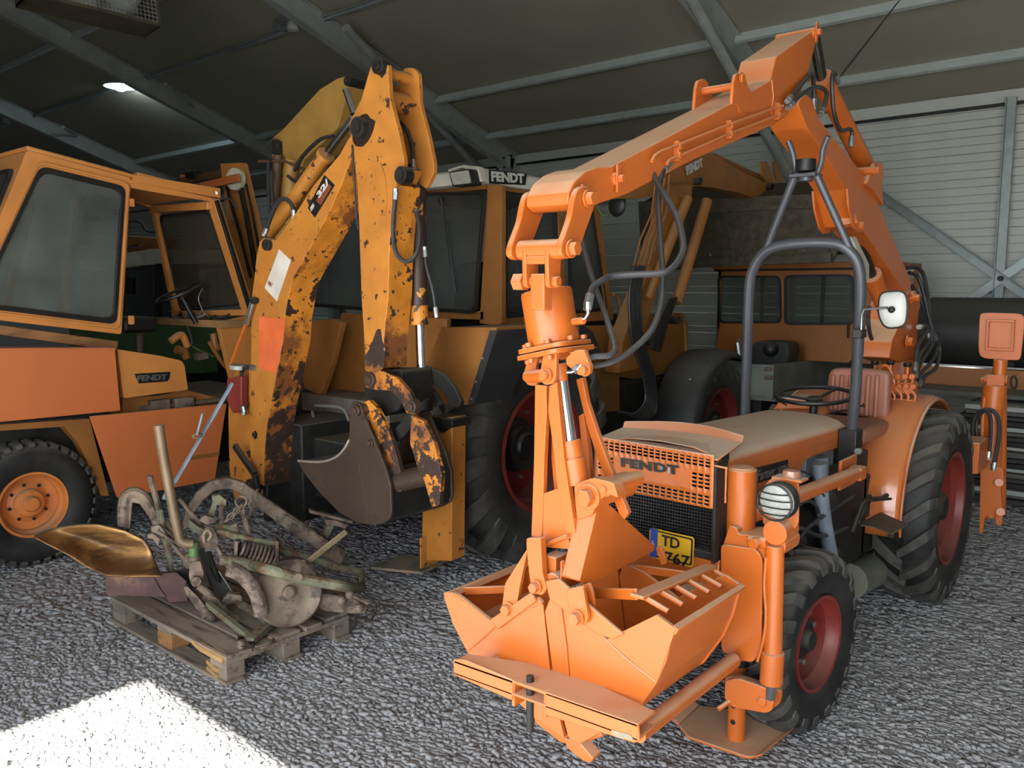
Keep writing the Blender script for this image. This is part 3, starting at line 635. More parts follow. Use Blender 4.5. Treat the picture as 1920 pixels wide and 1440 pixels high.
# mirror
def mirror():
    y=3.98; c=PY(1674,580,y)
    q=roundpoly([PY(a,b,y) for a,b in ((1650,548),(1696,545),(1702,570),(1698,612),(1660,616),(1647,590))],.035,5)
    n=V((.25,-1,0)).normalized()
    k=len(q); cen=sum(q,V())/k
    vs=q+[cen+(p-cen)*.9+V((0,-.014,0)) for p in q]+[cen+(p-cen)*.5+V((0,-.022,0)) for p in q]
    m=MB().add(vs,[tuple(range(k))]+[(i,(i+1)%k,k+(i+1)%k,k+i) for i in range(k)]+[(k+i,k+(i+1)%k,2*k+(i+1)%k,2*k+i) for i in range(k)]+[tuple(range(3*k-1,2*k-1,-1))])
    mr=m.build('mirror',WHITE,TR,bevel=0,label='white oval mirror seen from its back',smooth=60)
    MB().tube([p+V((0,-.0,0)) for p in q],.006,6,True).build('mirror_rim',BLK,mr,bevel=0)
    MB().ball(cen+V((0,-.03,0)),.016).build('mirror_joint',BLK,mr,bevel=0)
    MB().tube([PY(1614,628,y),PY(1616,590,y),PY(1620,580,y),PY(1664,577,y-.03)],.006,8).build('mirror_arm',ZINC,mr,bevel=0)
    a=PY(1612,626,y); MB().box(a+V((-.03,-.01,-.02)),a+V((.01,.07,.02))).build('clamp',BLK,mr,bevel=.003)
mirror()
# headlamp with guard
def headlamp():
    y=2.78; c=PY(1457,940,y); r=.063; ax=V((-.05,-1,.0)).normalized()
    h=MB().lathe([(r,0),(r*1.08,.01),(r*1.08,.03),(r*.95,.055),(r*.6,.085),(r*.3,.1)],c,-ax,32).build('headlamp',BLK,TR,bevel=0)
    MB().lathe([(r*1.0,.0),(r*.97,-.006),(r*.6,-.016),(.004,-.02)],c,-ax,32).build('lens',LENS,h,bevel=0)
    g=MB(); u=ax.cross(V((0,0,1))).normalized()
    g.tube([c+ax*.022+(u*math.cos(R(a))+V((0,0,1))*math.sin(R(a)))*r*1.02 for a in range(0,360,12)],.004,6,True)
    for k in (-.6,-.22,.18,.55):
        hw=math.sqrt(1-k*k)*r*1.03; z=V((0,0,k*r)); g.tube([c+ax*.02-u*hw+z,c+ax*.04-u*hw*.6+z,c+ax*.046+z,c+ax*.04+u*hw*.6+z,c+ax*.02+u*hw+z],.003,6)
    g.build('lamp_guard',BLK,h,bevel=0)
    MB().prism(roundpoly([PY(a,b,2.9) for a,b in ((1428,920),(1442,898),(1490,894),(1498,908),(1497,985),(1480,1000),(1430,985))],.02),(0,.01,0)).build('lamp_bracket',ORD,TR)
    a=PY(1484,893,2.88); MB().box(a+V((-.06,-.035,-.012)),a+V((.05,.035,-.004))).build('indicator_base',ORD,TR,bevel=.001)
    MB().lathe([(.032,-.004),(.034,.005),(.03,.022),(.01,.028)],a,(0,0,1),20).build('indicator_lamp',mat('indicator','#a0705a',.15,coat=.5),TR,bevel=0)
headlamp()
# ================================================================ the new-looking orange crane above the narrow tractor
CR=thing('loader_crane','tall freshly painted orange folding crane arching over the narrow tractor at the right','crane',(-1.6,5.6,.7))
XN=-1.545; WA=.17
def plate_on(name,pts,ax,val,th,m,parent,r=.012,bevel=.003,label=None,n=3,off=0):
    q,e=px_plate(pts,ax,val,th,r,n); d=[0,0,0]; d[ax]=off; q=[p+V(d) for p in q]; return MB().prism(q,e).build(name,m,parent,bevel=bevel,label=label)
def bolt(parent,p,axv,r=.018,l=.02,m=OR):
    p=V(p);axv=V(axv).normalized(); return MB().cyl(p,p+axv*l*.35,r*1.3,16).nut(p+axv*l*.3,axv,r,l).build('bolt_head',m,parent,bevel=.0015)
arm=[(1120,312),(1145,312),(1377,190),(1413,168),(1445,150),(1450,128),(1456,105),(1523,57),(1531,62),(1529,85),(1513,147),(1492,192),(1472,221),(1453,233),(1300,300),(1180,362),(1120,383),(1098,393),(1078,394),(1066,382),(1066,362),(1078,338),(1097,321)]
a=plate_on('arm',arm,0,XN,-WA,OR,CR,r=.008,bevel=.005)
# raised flanges along the side plates and the pin bosses
for x in (XN+.004,XN-WA-.008):
    plate_on('ear',[(1373,196),(1376,155),(1380,139),(1390,135),(1397,141),(1402,160),(1421,200),(1418,210),(1388,212),(1384,198)],0,XN+.004,.014 if x<-1.6 else -.014,OR,a,r=.008,off=x-XN-.004)
    bolt(a,PX(1387,148,XN)+V((x-XN+.004,0,0)),(1,0,0),.02,.008)
MB().cyl(PX(1387,160,XN),PX(1387,160,XN)+V((-WA,0,0)),.016,12).build('ear_tube',OR,a,bevel=0)
for c_,r in (((1087,374),.030),((1153,336),.022),((1526,62),.026)):
    p=PX(*c_,XN); MB().cyl(p+V((.012,0,0)),p+V((-WA-.012,0,0)),r,24).build('pin_boss',OR,a); bolt(a,p+V((.012,0,0)),(1,0,0),r*.62,.018)
    MB().box(p+V((.01,-.012,-.045)),p+V((.018,.012,.045))).build('lock_plate',OR,a,bevel=.002)
MB().tube([PX(x,y,XN+.003) for x,y in ((1447,150),(1450,180),(1446,215))],.004,6).build('weld_seam',OR,a,bevel=0)
# hydraulic lines on the arm
for pts in ([(1222,303),(1228,292),(1240,284),(1262,276),(1362,236),(1452,203),(1468,199)],[(1250,308),(1256,300),(1272,294),(1362,254),(1452,219),(1470,214)]):
    MB().tube([PX(x,y,XN+.02) for x,y in pts],.006,8).build('steel_line',OR,a,bevel=0)
for c_ in ((1265,284),(1363,244),(1453,210)):
    p=PX(*c_,XN); MB().box(p+V((.0,-.010,-.036)),p+V((.022,.010,.036))).cyl(p+V((0,0,.016)),p+V((.028,0,.016)),.012,12).cyl(p+V((0,0,-.016)),p+V((.028,0,-.016)),.012,12).build('line_clamp',OR,a,bevel=.002)
def hose(parent,pts,ax,v0,v1,r=.0105,n=5,name='hose',m=HOSE,ends=True):
    k=len(pts)-1; P=curve([on(x,y,ax,v0+(v1-v0)*i/k) for i,(x,y) in enumerate(pts)],n)
    h=MB().tube(P,r,8).build(name,m,parent,bevel=0)
    if ends:
        for a_,b_ in ((P[0],P[2]),(P[-1],P[-3])):
            d=(b_-a_).normalized(); MB().cyl(a_-d*.005,a_+d*.035,r*1.35,10).nut(a_-d*.022,d,r*1.25,.018).build('hose_fitting',ZINC,h,bevel=0)
    return h
hose(CR,[(1220,305),(1222,322),(1239,354),(1258,385),(1272,413),(1280,450),(1279,475),(1263,500),(1239,512),(1187,515),(1150,518),(1130,525),(1110,541),(1103,570)],1,2.66,2.22,r=.0115)
hose(CR,[(1252,310),(1240,328),(1234,371),(1237,434),(1242,510),(1239,572),(1222,618),(1190,652),(1152,677),(1112,686),(1090,680)],1,2.72,2.2)
hose(CR,[(1086,408),(1090,440),(1101,490),(1118,545),(1135,590),(1152,648),(1144,666),(1110,670),(1085,688)],1,2.45,2.18)
MB().tube([PY(x,y,2.17) for x,y in ((1090,682),(1082,693),(1072,697),(1064,697))],.006,8).build('bent_fitting',CHR,CR,bevel=0)
MB().tube([PY(x,y,2.2) for x,y in ((1103,572),(1103,588),(1098,596),(1088,599))],.006,8).cyl(PY(1103,566,2.2),PY(1103,580,2.2),.012,10).build('bent_fitting',CHR,CR,bevel=0)
hose(CR,[(1478,187),(1492,170),(1509,151),(1522,138),(1526,165),(1526,198)],0,XN+.03,-1.55)
hose(CR,[(1480,199),(1503,177),(1530,163),(1549,172),(1548,190),(1540,212)],0,XN+.03,-1.48)
hose(CR,[(1570,150),(1567,140),(1561,139),(1560,165),(1563,207),(1572,238),(1580,245),(1592,242),(1597,248),(1596,268)],0,-1.50,-1.48)
# links and yoke at the arm's end
for x in (XN+.004,XN-WA-.004):
    s=-.022 if x<-1.6 else .022
    dx=0
    q=[(1087,348),(1105,358),(1108,378),(1100,400),(1074,472),(1064,484),(1050,486),(1041,476),(1042,460),(1060,410),(1066,375),(1072,355)]
    plate_on('link',q,0,XN+.004,s,OR,CR,r=.02,n=4,off=x-XN-.004)
for c_,r in (((1087,374),.034),((1056,467),.032)):
    p=PX(*c_,XN); MB().cyl(p+V((-.002,0,0)),p+V((-WA+.002,0,0)),r,24).build('link_tube',OR,CR); bolt(CR,p+V((.028,0,0)),(1,0,0),.022,.022)
p=PX(1056,467,XN-WA/2)
def yoke():
    c=PX(1056,467,XN)+V((-WA/2,0,0))
    y0=c.y
    for dx in (-.045,.045): MB().prism(roundpoly([c+V((dx-.008,-.035,.01)),c+V((dx-.008,.035,.01)),c+V((dx-.008,.03,-.12)),c+V((dx-.008,-.03,-.12))],.02),(.016,0,0)).build('yoke_cheek',OR,CR)
    MB().box(c+V((-.05,-.03,-.045)),c+V((.05,.03,-.02))).build('yoke_bridge',OR,CR)
    q=c+V((0,0,-.10)); MB().cyl(q+V((-.075,0,0)),q+V((.07,0,0)),.017,16).build('yoke_pin',OR,CR); MB().nut(q+V((-.105,0,0)),(1,0,0),.03,.04).build('castle_nut',OR,CR,bevel=.002)
    MB().box(q+V((-.028,-.022,-.09)),q+V((.028,.022,.025))).build('swivel_stub',OR,CR,bevel=.005)
    return c
cy=yoke()
# boom, its cylinders and the post
boom=[(1513,177),(1523,187),(1536,223),(1555,248),(1617,325),(1648,385),(1696,498),(1709,527),(1707,548),(1695,546),(1655,488),(1617,430),(1601,425),(1585,355),(1542,282),(1513,240),(1505,219),(1496,195),(1503,181)]
b=plate_on('boom',boom,0,-1.5,-.165,OR,CR,r=.01,bevel=.005)
for x in (-1.495,-1.66): plate_on('boom_flange',[(1585,352),(1600,380),(1617,420),(1614,434),(1604,436),(1596,425),(1588,390)],0,-1.495,.012 if x>-1.6 else -.012,OR,b,off=x+1.495)
bolt(b,PX(1611,423,-1.483),(1,0,0),.02,.02)
plate_on('boom_web',[(1560,372),(1598,375),(1608,418),(1567,424)],1,PX(1600,400,-1.5).y-.02,.02,OR,b,r=.004)
p0=PX(1527,68,-1.6);p1=PX(1541,150,-1.6);p2=PX(1624,314,-1.58)
MB().cyl(p0,p1,.027,16).build('cylinder_rod',mat('oily_rod','#4a4540',.3,.8,var=.2),CR,bevel=0)
MB().tube([p1+(p2-p1)*-.02,p1+(p2-p1)*.1,p1+(p2-p1)*.1,p2],[.056,.056,.050,.050],24).build('knuckle_cylinder',OR,CR,bevel=.002)
for x in (-1.5,-1.665): plate_on('cylinder_ear',[(1618,346),(1628,318),(1634,306),(1646,306),(1651,318),(1646,345),(1650,386),(1640,372),(1626,352)],0,-1.5,.02,OR,CR,off=x+1.5)
MB().cyl(PX(1640,320,-1.46),PX(1640,320,-1.46)+V((-.22,0,0)),.024,16).build('ear_pin',OR,CR); bolt(CR,PX(1640,320,-1.46),(1,0,0),.02,.02)
l0=PX(1598,420,-1.58);l1=PX(1636,520,-1.58);l2=PX(1686,640,-1.58)
MB().cyl(l0,l1,.030,16).build('lift_rod',BLK,CR,bevel=0)
MB().tube([l1-(l2-l1)*.04,l1+(l2-l1)*.05,l1+(l2-l1)*.05,l2],[.058,.058,.052,.052],24).build('lift_cylinder',OR,CR,bevel=.002)
MB().prism([PX(x,y,-1.52) for x,y in ((1597,445),(1605,443),(1630,495),(1630,525),(1622,530),(1615,490))],(-.05,0,0)).build('canvas_sleeve',mat('dirty_canvas','#b3aa98',.9,var=.2),CR,bevel=.004,label='dirty white canvas strip')
q,e=px_plate([(1700,552),(1706,545),(1720,548),(1726,560),(1722,590),(1720,640),(1716,672),(1690,680),(1668,672),(1672,640),(1690,600),(1692,575)],0,-1.48,-.2,.015)
MB().prism(q,e).build('slew_post',OR,CR,bevel=.006)
for x in (-1.47,-1.69): 
    p=PX(1712,558,-1.47)+V((x+1.47,0,0)); MB().cyl(p+V((-.01,0,0)),p+V((.012,0,0)),.045,20).build('post_boss',OR,CR)
bolt(CR,PX(1712,558,-1.455),(1,0,0),.022,.03); bolt(CR,PX(1700,640,-1.47),(1,0,0),.03,.03)
pc=PX(1690,660,-1.58)
MB().cyl((pc.x,pc.y,.75),(pc.x,pc.y,pc.z+.02),.12,24).cyl((pc.x,pc.y,1.1),(pc.x,pc.y,1.16),.19,24).build('slew_column',OR,CR)
MB().box((-2.1,pc.y-.14,.72),(-1.05,pc.y+.14,.92)).box((-1.75,pc.y-.5,.74),(-1.45,pc.y,.9)).build('cross_frame',OR,CR,bevel=.006)
# control valves behind the seat
yv=5.25
vb=MB().box(PY(1655,715,yv),PY(1720,735,yv+.12)).build('valve_block',OR,CR,bevel=.004)
for i in range(5):
    x=1660+i*13; MB().nut(PY(x,706,yv),(0,-1,0),.018,.03).build('valve_plug',OR,vb,bevel=.001); MB().nut(PY(x+3,724,yv),(0,-1,0),.016,.035).build('valve_plug',OR,vb,bevel=.001)
    MB().tube(curve([PY(x,712,yv),PY(x-6,728,yv),PY(x+4,742,yv),PY(x,756,yv)]),.008,8).build('valve_spool',OR,vb,bevel=0)
MB().box(PY(1650,745,yv),PY(1730,757,yv+.16)).build('valve_bracket',OR,CR,bevel=.003)
for x,y in ((1600,690),(1640,690),(1669,690),(1701,694)):
    a0=PY(x,y+12,yv);a1=PY(x+1,y-10,yv); h=MB().cyl(a0,a1,.008,8).build('lever',OR,vb,bevel=0); MB().lathe([(.02,-.012),(.026,0),(.022,.012)],a1,(0,0,1),16).build('knob',BLK,h,bevel=0)
MB().box(PY(1590,698,yv+.02),PY(1690,706,yv+.08)).build('lever_rail',OR,vb,bevel=.003)
MB().tube(curve([PY(1645,705,yv),PY(1650,690,yv),PY(1662,686,yv),PY(1672,700,yv),PY(1678,725,yv)]),.009,8).build('bent_line',OR,vb,bevel=0)
for i,pts in enumerate(([(1700,503),(1715,500),(1730,512),(1738,545),(1743,590),(1750,625)],[(1704,511),(1720,518),(1730,545),(1740,590),(1750,630)],[(1708,535),(1725,560),(1738,600),(1748,640)])):
    hose(CR,pts,0,-1.56,-1.42,r=.013,ends=False)
for i,pts in enumerate(([(1724,613),(1738,612),(1736,625),(1722,645),(1718,665),(1716,690)],[(1745,628),(1748,645),(1732,672),(1722,690),(1720,712)],[(1752,630),(1758,655),(1745,680),(1728,700),(1724,722)],[(1758,625),(1762,660),(1755,690),(1735,705),(1728,725)],[(1740,628),(1742,640),(1725,665),(1719,690),(1716,705)])):
    hose(CR,pts,0,-1.45,-1.40,r=.013,ends=i%2==0)
MB().tube(curve([PX(1630,575,-1.62),PX(1628,600,-1.6),PX(1634,635,-1.6),PX(1652,655,-1.6)]),.012,8).build('hose',HOSE,CR,bevel=0)
# thin line from the crane up to the purlin
MB().cyl(PX(1576,143,-1.5),rp(1690,-4,-.06),.006,6).build('steel_cable',INK,loc=PX(1576,143,-1.5),bevel=0,cat='cable',label='thin dark cable rising from the crane boom to the roof')
# ================================================================ rotator and clamshell grab
GY=2.18
GB=thing('clamshell_grab','orange two-shell clamshell grab hanging in front of the narrow tractor, over its bumper','grab',(-1.65,2.3,.5))
c0=PY(1024,545,2.24);c1=PY(1040,648,2.24)
MB().lathe([(.055,.0),(.086,.0),(.088,-.015),(.088,-(c0-c1).length+.01),(.08,-(c0-c1).length)],c0,(c0-c1),40).build('rotator',OR,GB)
MB().cyl(PY(1075,603,2.22),PY(1095,601,2.2),.012,12).build('rotator_port',OR,GB)
ax=(c1-c0).normalized(); u=ax.cross(V((0,1,0))).normalized(); w_=ax.cross(u)
def disc_plate(name,c,half,t,rot):
    q=[]
    for k in range(4):
        a=R(45+90*k+rot); q.append(c+(u*math.cos(a)+w_*math.sin(a))*half*1.41)
    return MB().prism(roundpoly(q,.035),ax*t).build(name,OR,GB)
disc_plate('rotator_flange',c1+ax*-.004,.098,.016,0); disc_plate('frame_flange',c1+ax*.016,.103,.016,8)
for k in range(8):
    a=R(45*k+20); p=c1+(u*math.cos(a)+w_*math.sin(a))*.102; MB().nut(p-ax*.02,ax,.012,.014).nut(p+ax*.034,ax,.011,.014).build('flange_bolt',OR,GB,bevel=.001)
def gp(name,pts,y=GY,th=.014,m=OR,r=.006,**k): return plate_on(name,pts,1,y,th,m,GB,r=r,**k)
gp('hanger_plate',[(1020,658),(1043,658),(1042,708),(1034,721),(1018,722),(1011,708),(1016,675)],GY-.02,.018,r=.015)
gp('hanger_plate',[(997,658),(1012,658),(1004,690),(1010,712),(1004,724),(988,722),(980,706),(986,685)],GY+.08,.018,r=.012)
MB().cyl(PY(990,706,GY+.06),PY(1022,704,GY-.03),.022,20).build('hanger_pin',OR,GB); bolt(GB,PY(1026,703,GY-.025),(0,-1,0),.016,.02)
gp('hanger_plate',[(1060,672),(1078,656),(1094,656),(1107,688),(1104,702),(1085,704),(1062,684)],GY-.01,.02,r=.006)
bolt(GB,PY(1098,694,GY-.012),(0,-1,0),.016,.018)
MB().box(PY(1020,655,GY+.02),PY(1095,668,GY+.16)).build('frame_head',OR,GB)
for y0,y1 in ((GY,.022),):
    gp('frame_leg',[(1003,722),(1024,724),(1025,775),(1020,860),(1016,1008),(996,1005),(1001,860)],y0,y1,r=.003)
    gp('frame_leg',[(1030,724),(1044,716),(1050,780),(1058,860),(1080,1005),(1062,1012),(1046,915),(1036,830),(1028,770)],y0,y1,r=.003)
    y0+=.15
    gp('frame_leg',[(1080,712),(1092,708),(1101,755),(1121,815),(1161,920),(1178,962),(1170,974),(1160,962),(1120,860),(1098,790)],y0,y1,r=.003)
    gp('frame_leg',[(1085,780),(1094,775),(1104,850),(1108,905),(1098,910),(1092,850)],y0,y1,r=.003)
    y0-=.15
    gp('frame_web',[(1018,926),(1046,916),(1066,1012),(1072,1030),(1018,1026)],y0+.004,.012,r=.003)
    gp('frame_gusset',[(1034,800),(1046,850),(1058,918),(1040,926),(1034,860)],y0+.05,.010,r=.002)
for a_,b_ in (((1003,722),(996,1005)),((1178,962),(1121,815))):
    pass
MB().prism([PY(x,y,GY+.016) for x,y in ((1016,1005),(1078,1000),(1076,1030),(1018,1026))],(0,.19,0)).build('frame_foot',OR,GB)
MB().cyl(PY(1020,1022,GY-.012),PY(1064,1005,GY-.012),.007,10).build('grease_line',ORD,GB,bevel=0)
# main cylinder
MB().cyl(PY(1047,682,GY+.05),PY(1052,716,GY+.05),.030,20,r2=.024).build('cylinder_eye',OR,GB)
MB().cyl(PY(1052,712,GY+.05),PY(1069,830,GY+.05),.0225,24).build('piston_rod',CHR,GB,bevel=0,label='polished chrome piston rod')
a0=PY(1069,826,GY+.05);a1=PY(1084,908,GY+.05)
MB().tube([a0,a0+(a1-a0)*.38,a0+(a1-a0)*.38,a0+(a1-a0)*.42,a0+(a1-a0)*.42,a1],[.036,.036,.033,.033,.040,.040],28).build('cylinder_body',OR,GB,bevel=.001)
gp('crosshead',[(1076,908),(1112,896),(1150,905),(1160,935),(1140,925),(1122,940),(1110,965),(1082,975),(1078,940)],GY+.01,.05,r=.012)
p=PY(1102,932,GY-.0); MB().cyl(p,p+V((0,.24,0)),.044,28).build('main_pin',OR,GB); MB().nut(p+V((0,-.03,0)),(0,1,0),.03,.03).build('castle_nut',OR,GB,bevel=.003)
p=PY(1135,917,GY+.02); MB().cyl(p,p+V((0,.2,0)),.026,20).build('side_pin',OR,GB); bolt(GB,p,(0,-1,0),.014,.015)
# push rods / hinge plates to the shells
tri=[PX(x,y,-1.5) for x,y in ((1125,934),(1149,951),(1229,1024),(1226,1034),(1106,1097),(1087,1090),(1122,960))]
MB().prism(roundpoly(tri,.01),(-.012,0,0)).build('shell_arm',OR,GB)
MB().prism([PX(x,y,-1.5) for x,y in ((1125,934),(1124,955),(1089,1092),(1087,1088))],(-.075,0,.0)).build('shell_arm_flange',OR,GB)
gp('shell_lug',[(1062,1106),(1092,1098),(1103,1158),(1097,1172),(1082,1173),(1074,1160),(1063,1125)],2.085,.016,r=.012)
gp('shell_lug',[(1090,1098),(1104,1093),(1112,1115),(1117,1152),(1108,1146),(1102,1118)],2.14,.012,r=.008)
gp('shell_lug',[(1229,1026),(1240,1026),(1250,1056),(1240,1060)],2.62,.014,r=.006)
bolt(GB,PY(1083,1158,2.083),(0,-1,0),.020,.02)
gp('leg_lug',[(986,1009),(1013,1009),(1017,1076),(1025,1104),(1016,1117),(1002,1113),(993,1088),(987,1035)],2.11,.03,r=.010)
bolt(GB,PY(1006,1100,2.108),(0,-1,0),.018,.02)
gp('push_link',[(990,1026),(985,1050),(974,1101),(966,1156),(945,1152),(941,1140),(947,1094),(975,1050)],2.12,.016,r=.008)
gp('push_link',[(990,1026),(985,1050),(974,1101),(966,1146),(945,1142),(941,1130),(947,1094),(975,1050)],2.12,.016,r=.008,off=.4)
bolt(GB,PY(954,1142,2.118),(0,-1,0),.020,.02)
MB().box(PY(1018,1040,2.15),PY(1042,1085,2.15)+V((0,.07,0))).build('hinge_block',ORD,GB); MB().cyl(PY(1036,1094,2.13),PY(1036,1094,2.13)+V((0,.5,0)),.035,24).build('hinge_pin',ORD,GB)
MB().box(PY(1050,1052,2.12),PY(1059,1100,2.14)).build('hinge_plate',OR,GB)
# shells
YF1,YF2=2.12,2.58
def skin(pts,y0,y1,t,parent,name,inw):
    P=[PY(x,y,y0) for x,y in pts]; n=len(P); cen=PY(*inw,y0); Q=[]
    for i,p in enumerate(P):
        d=(P[min(i+1,n-1)]-P[max(i-1,0)]); nn=V((d.z,0,-d.x)).normalized()
        if nn.dot(cen-p)<0: nn=-nn
        Q.append(p+nn*t)
    m=MB()
    for i in range(n-1): m.prism([P[i],P[i+1],Q[i+1],Q[i]],(0,y1-y0,0))
    return m.build(name,OR,parent,bevel=0,smooth=40)
Ls=[(832,1119),(846,1110),(860,1116),(931,1172),(962,1150),(1008,1120),(1016,1130),(1020,1150),(1022,1175),(1036,1290),(1058,1384),(1000,1342),(940,1290),(876,1222),(850,1172)]
Rs=[(1045,1128),(1070,1142),(1137,1199),(1231,1153),(1267,1179),(1258,1205),(1249,1240),(1231,1282),(1190,1339),(1130,1372),(1085,1396),(1066,1384),(1040,1290),(1026,1183),(1021,1147),(1030,1124)]
def shell(pts,lab):
    f=gp('grab_shell',pts,YF1,.014,r=.004,bevel=.002,label=lab)
    q,e=px_plate(pts,1,YF1,.014,.004,2); e2=V((0,YF2-YF1,0)); MB().prism([p+e2 for p in q],e).build('back_cheek',OR,f,bevel=.002)
    return f
SL=shell(Ls,'left shell of the grab'); SR=shell(Rs,'right shell of the grab')
skin([(838,1116),(851,1172),(877,1222),(940,1290),(1000,1342),(1056,1384)],YF1+.012,YF2,.010,SL,'scoop_skin',(980,1200))
skin([(1263,1181),(1256,1205),(1247,1240),(1229,1282),(1188,1337),(1130,1370),(1085,1394)],YF1+.012,YF2,.010,SR,'scoop_skin',(1120,1230))
MB().prism([PY(x,y,YF1) for x,y in ((1262,1172),(1272,1182),(1266,1192),(1258,1184))],(0,YF2-YF1+.01,0)).build('lip_bar',OR,SR)
MB().prism([PY(x,y,YF1) for x,y in ((830,1112),(840,1110),(846,1122),(838,1128))],(0,YF2-YF1+.01,0)).build('lip_bar',OR,SL)
MB().prism([PY(x,y,YF1-.014) for x,y in ((918,1162),(994,1112),(1004,1128),(934,1180))],(0,.014,0)).build('edge_strap',OR,SL)
MB().prism([PY(x,y,YF1-.014) for x,y in ((1022,1090),(1046,1086),(1168,1190),(1150,1199),(1120,1190),(1030,1124))],(0,.014,0)).build('edge_strap',OR,SR)
MB().prism([PY(x,y,YF1-.006) for x,y in ((1046,1132),(1052,1136),(1062,1210),(1070,1300),(1064,1300),(1055,1210))],(0,.006,0)).build('weld_rib',ORD,SR,bevel=.001)
MB().prism([PY(x,y,YF1-.005) for x,y in ((996,1140),(1018,1134),(1034,1286),(1014,1282))],(0,.005,0)).build('wear_strip',OR,SL,bevel=.001)
MB().tube([PY(x,y,YF1-.002) for x,y in ((878,1220),(900,1202),(931,1174))],.003,6).build('weld_seam',ORD,SL,bevel=0)
MB().tube([PY(x,y,YF1-.002) for x,y in ((1137,1201),(1180,1240),(1231,1280))],.003,6).build('weld_seam',ORD,SR,bevel=0)
MB().prism([PY(x,y,YF1-.003) for x,y in ((1137,1199),(1231,1153),(1267,1179),(1231,1280))],(0,.003,0)).build('corner_patch',OR,SR,bevel=.001)
MB().prism([PY(x,y,YF1-.003) for x,y in ((846,1112),(931,1172),(877,1221),(851,1172),(834,1122))],(0,.003,0)).build('corner_patch',OR,SL,bevel=.001)
# comb bar with prongs
A=PY(1204,1122,YF1+.02); B=PX(1343,1064,A.x)
MB().beam(A+V((-.02,0,0)),B+V((-.02,0,0)),.05,.012,(0,0,1)).build('comb_bar',OR,GB)
for k in range(6):
    p=A+(B-A)*(.06+k*.18); MB().cyl(p+V((-.01,0,-.005)),p+V((.075,0,-.03)),.009,10).build('prong',OR,GB,bevel=.001)
MB().beam(PY(1112,1112,2.3),A+V((-.03,.02,0)),.012,.035).build('comb_stay',OR,GB); MB().beam(PY(870,1108,2.2),PY(950,1105,2.3),.012,.03).build('comb_stay',OR,GB)
MB().beam(PY(1165,1062,2.6),PY(1312,1082,2.6),.012,.03).build('comb_stay',OR,GB)
MB().prism([PY(x,y,2.2) for x,y in ((1000,1342),(1060,1372),(1120,1368),(1130,1382),(1072,1398),(1050,1392),(1004,1356))],(0,.3,0)).build('bottom_plate',OR,GB)
MB().prism([PY(x,y,2.16) for x,y in ((1058,1384),(1086,1392),(1112,1422),(1108,1430),(1094,1428),(1062,1402))],(0,.05,0)).build('tooth',OR,GB)
# bumper of the narrow tractor
yb=1.98
mat('worn_foot_early','#8d8470',.7,.2,var=.3,chips=[('#a8793a',12,.5,.6)])
def bumper():
    for f in ([(849,1236),(872,1238),(962,1276),(960,1314),(940,1305),(851,1266)],[(1022,1298),(1196,1358),(1199,1388),(1190,1394),(1022,1341)]):
        q,e=px_plate(f,1,yb,.012,.005,2); MB().prism(q,e).build('bumper_face',OR,TR,bevel=.003)
    for x in (962,1022):
        p=PY(x,1300 if x<1000 else 1320,yb+.006); MB().box(p+V((-.006,0,-.045)),p+V((.006,.07,.045))).build('bumper_rib',OR,TR,bevel=.002)
    for pts,z in (([(1146,1368),(1182,1378),(1188,1388),(1160,1384),(1148,1378)],-.0015),): 
        q,e=px_plate(pts,1,yb-.0015,.0015,.004,2); MB().prism(q,e).build('bare_patch',MATS['worn_foot_early'],TR,bevel=0)
    top=[PY(x,y,yb) for x,y in ((851,1238),(1196,1358))]; a,b=top
    MB().prism([a,b,b+V((0,.10,0)),b+(a-b)*.35+V((0,.15,0)),a+(b-a)*.35+V((0,.15,0)),a+V((0,.07,0))],(0,0,-.010)).build('bumper_top',OR,TR,bevel=.002)
    a2=PY(851,1264,yb);b2=PY(1196,1390,yb)
    MB().prism([a2,b2,b2+V((0,.10,0)),a2+V((0,.07,0))],(0,0,.008)).build('bumper_bottom',OR,TR,bevel=.002)
    p=PY(994,1300,yb+.03); MB().cyl(p+V((0,0,.06)),p+V((0,0,-.13)),.013,14).build('hitch_pin',DARKM,TR,bevel=0)
    MB().cyl(PX(1196,1376,-1.27),PX(1375,1238,-1.27),.029,20).build('side_tube',OR,TR,bevel=0)
    MB().cyl(a+V((.08,.05,-.03)),V((a.x+.08,2.9,.5)),.029,16).build('side_tube',OR,TR,bevel=0)
bumper()
# ================================================================ outriggers
OF=thing('outrigger','orange front outrigger leg with round mast, hydraulic ram and foot plate beside the front wheel','outrigger',(-1.36,2.98,0))
ym=2.95
t=PY(1391,878,ym); X0=t.x
MB().cyl((X0,ym,.5),(X0,ym,t.z),.058,32).build('mast',OR,OF,bevel=.004)
MB().lathe([(.05,0),(.045,.006),(.01,.008)],(X0,ym,t.z),(0,0,1),24).build('mast_cap',OR,OF,bevel=0)
def op(name,pts,y,th,r=.01,m=OR,**k): return plate_on(name,pts,1,y,th,m,OF,r=r,**k)
op('face_plate',[(1351,1020),(1418,1030),(1430,1050),(1427,1225),(1408,1244),(1352,1222)],2.84,.012,r=.02)
op('bracket',[(1354,1026),(1367,985),(1382,990),(1384,1002),(1462,1006),(1474,1020),(1470,1040),(1430,1052),(1380,1040)],2.86,.14,r=.012)
MB().cyl(PY(1406,1014,2.85),PY(1440,1018,2.84),.022,16).build('bracket_boss',OR,OF); MB().nut(PY(1420,1017,2.83),(-.2,-1,0),.022,.03).build('bracket_nut',OR,OF,bevel=.002)
MB().cyl(PY(1452,1000,2.83),PY(1452,1000,2.83)+V((.0,.12,0)),.045,24).build('ram_eye',OR,OF)
r0=PY(1453,1022,2.86);r1=PY(1449,1222,2.86);r2=PY(1446,1280,2.86);r3=PY(1444,1310,2.86)
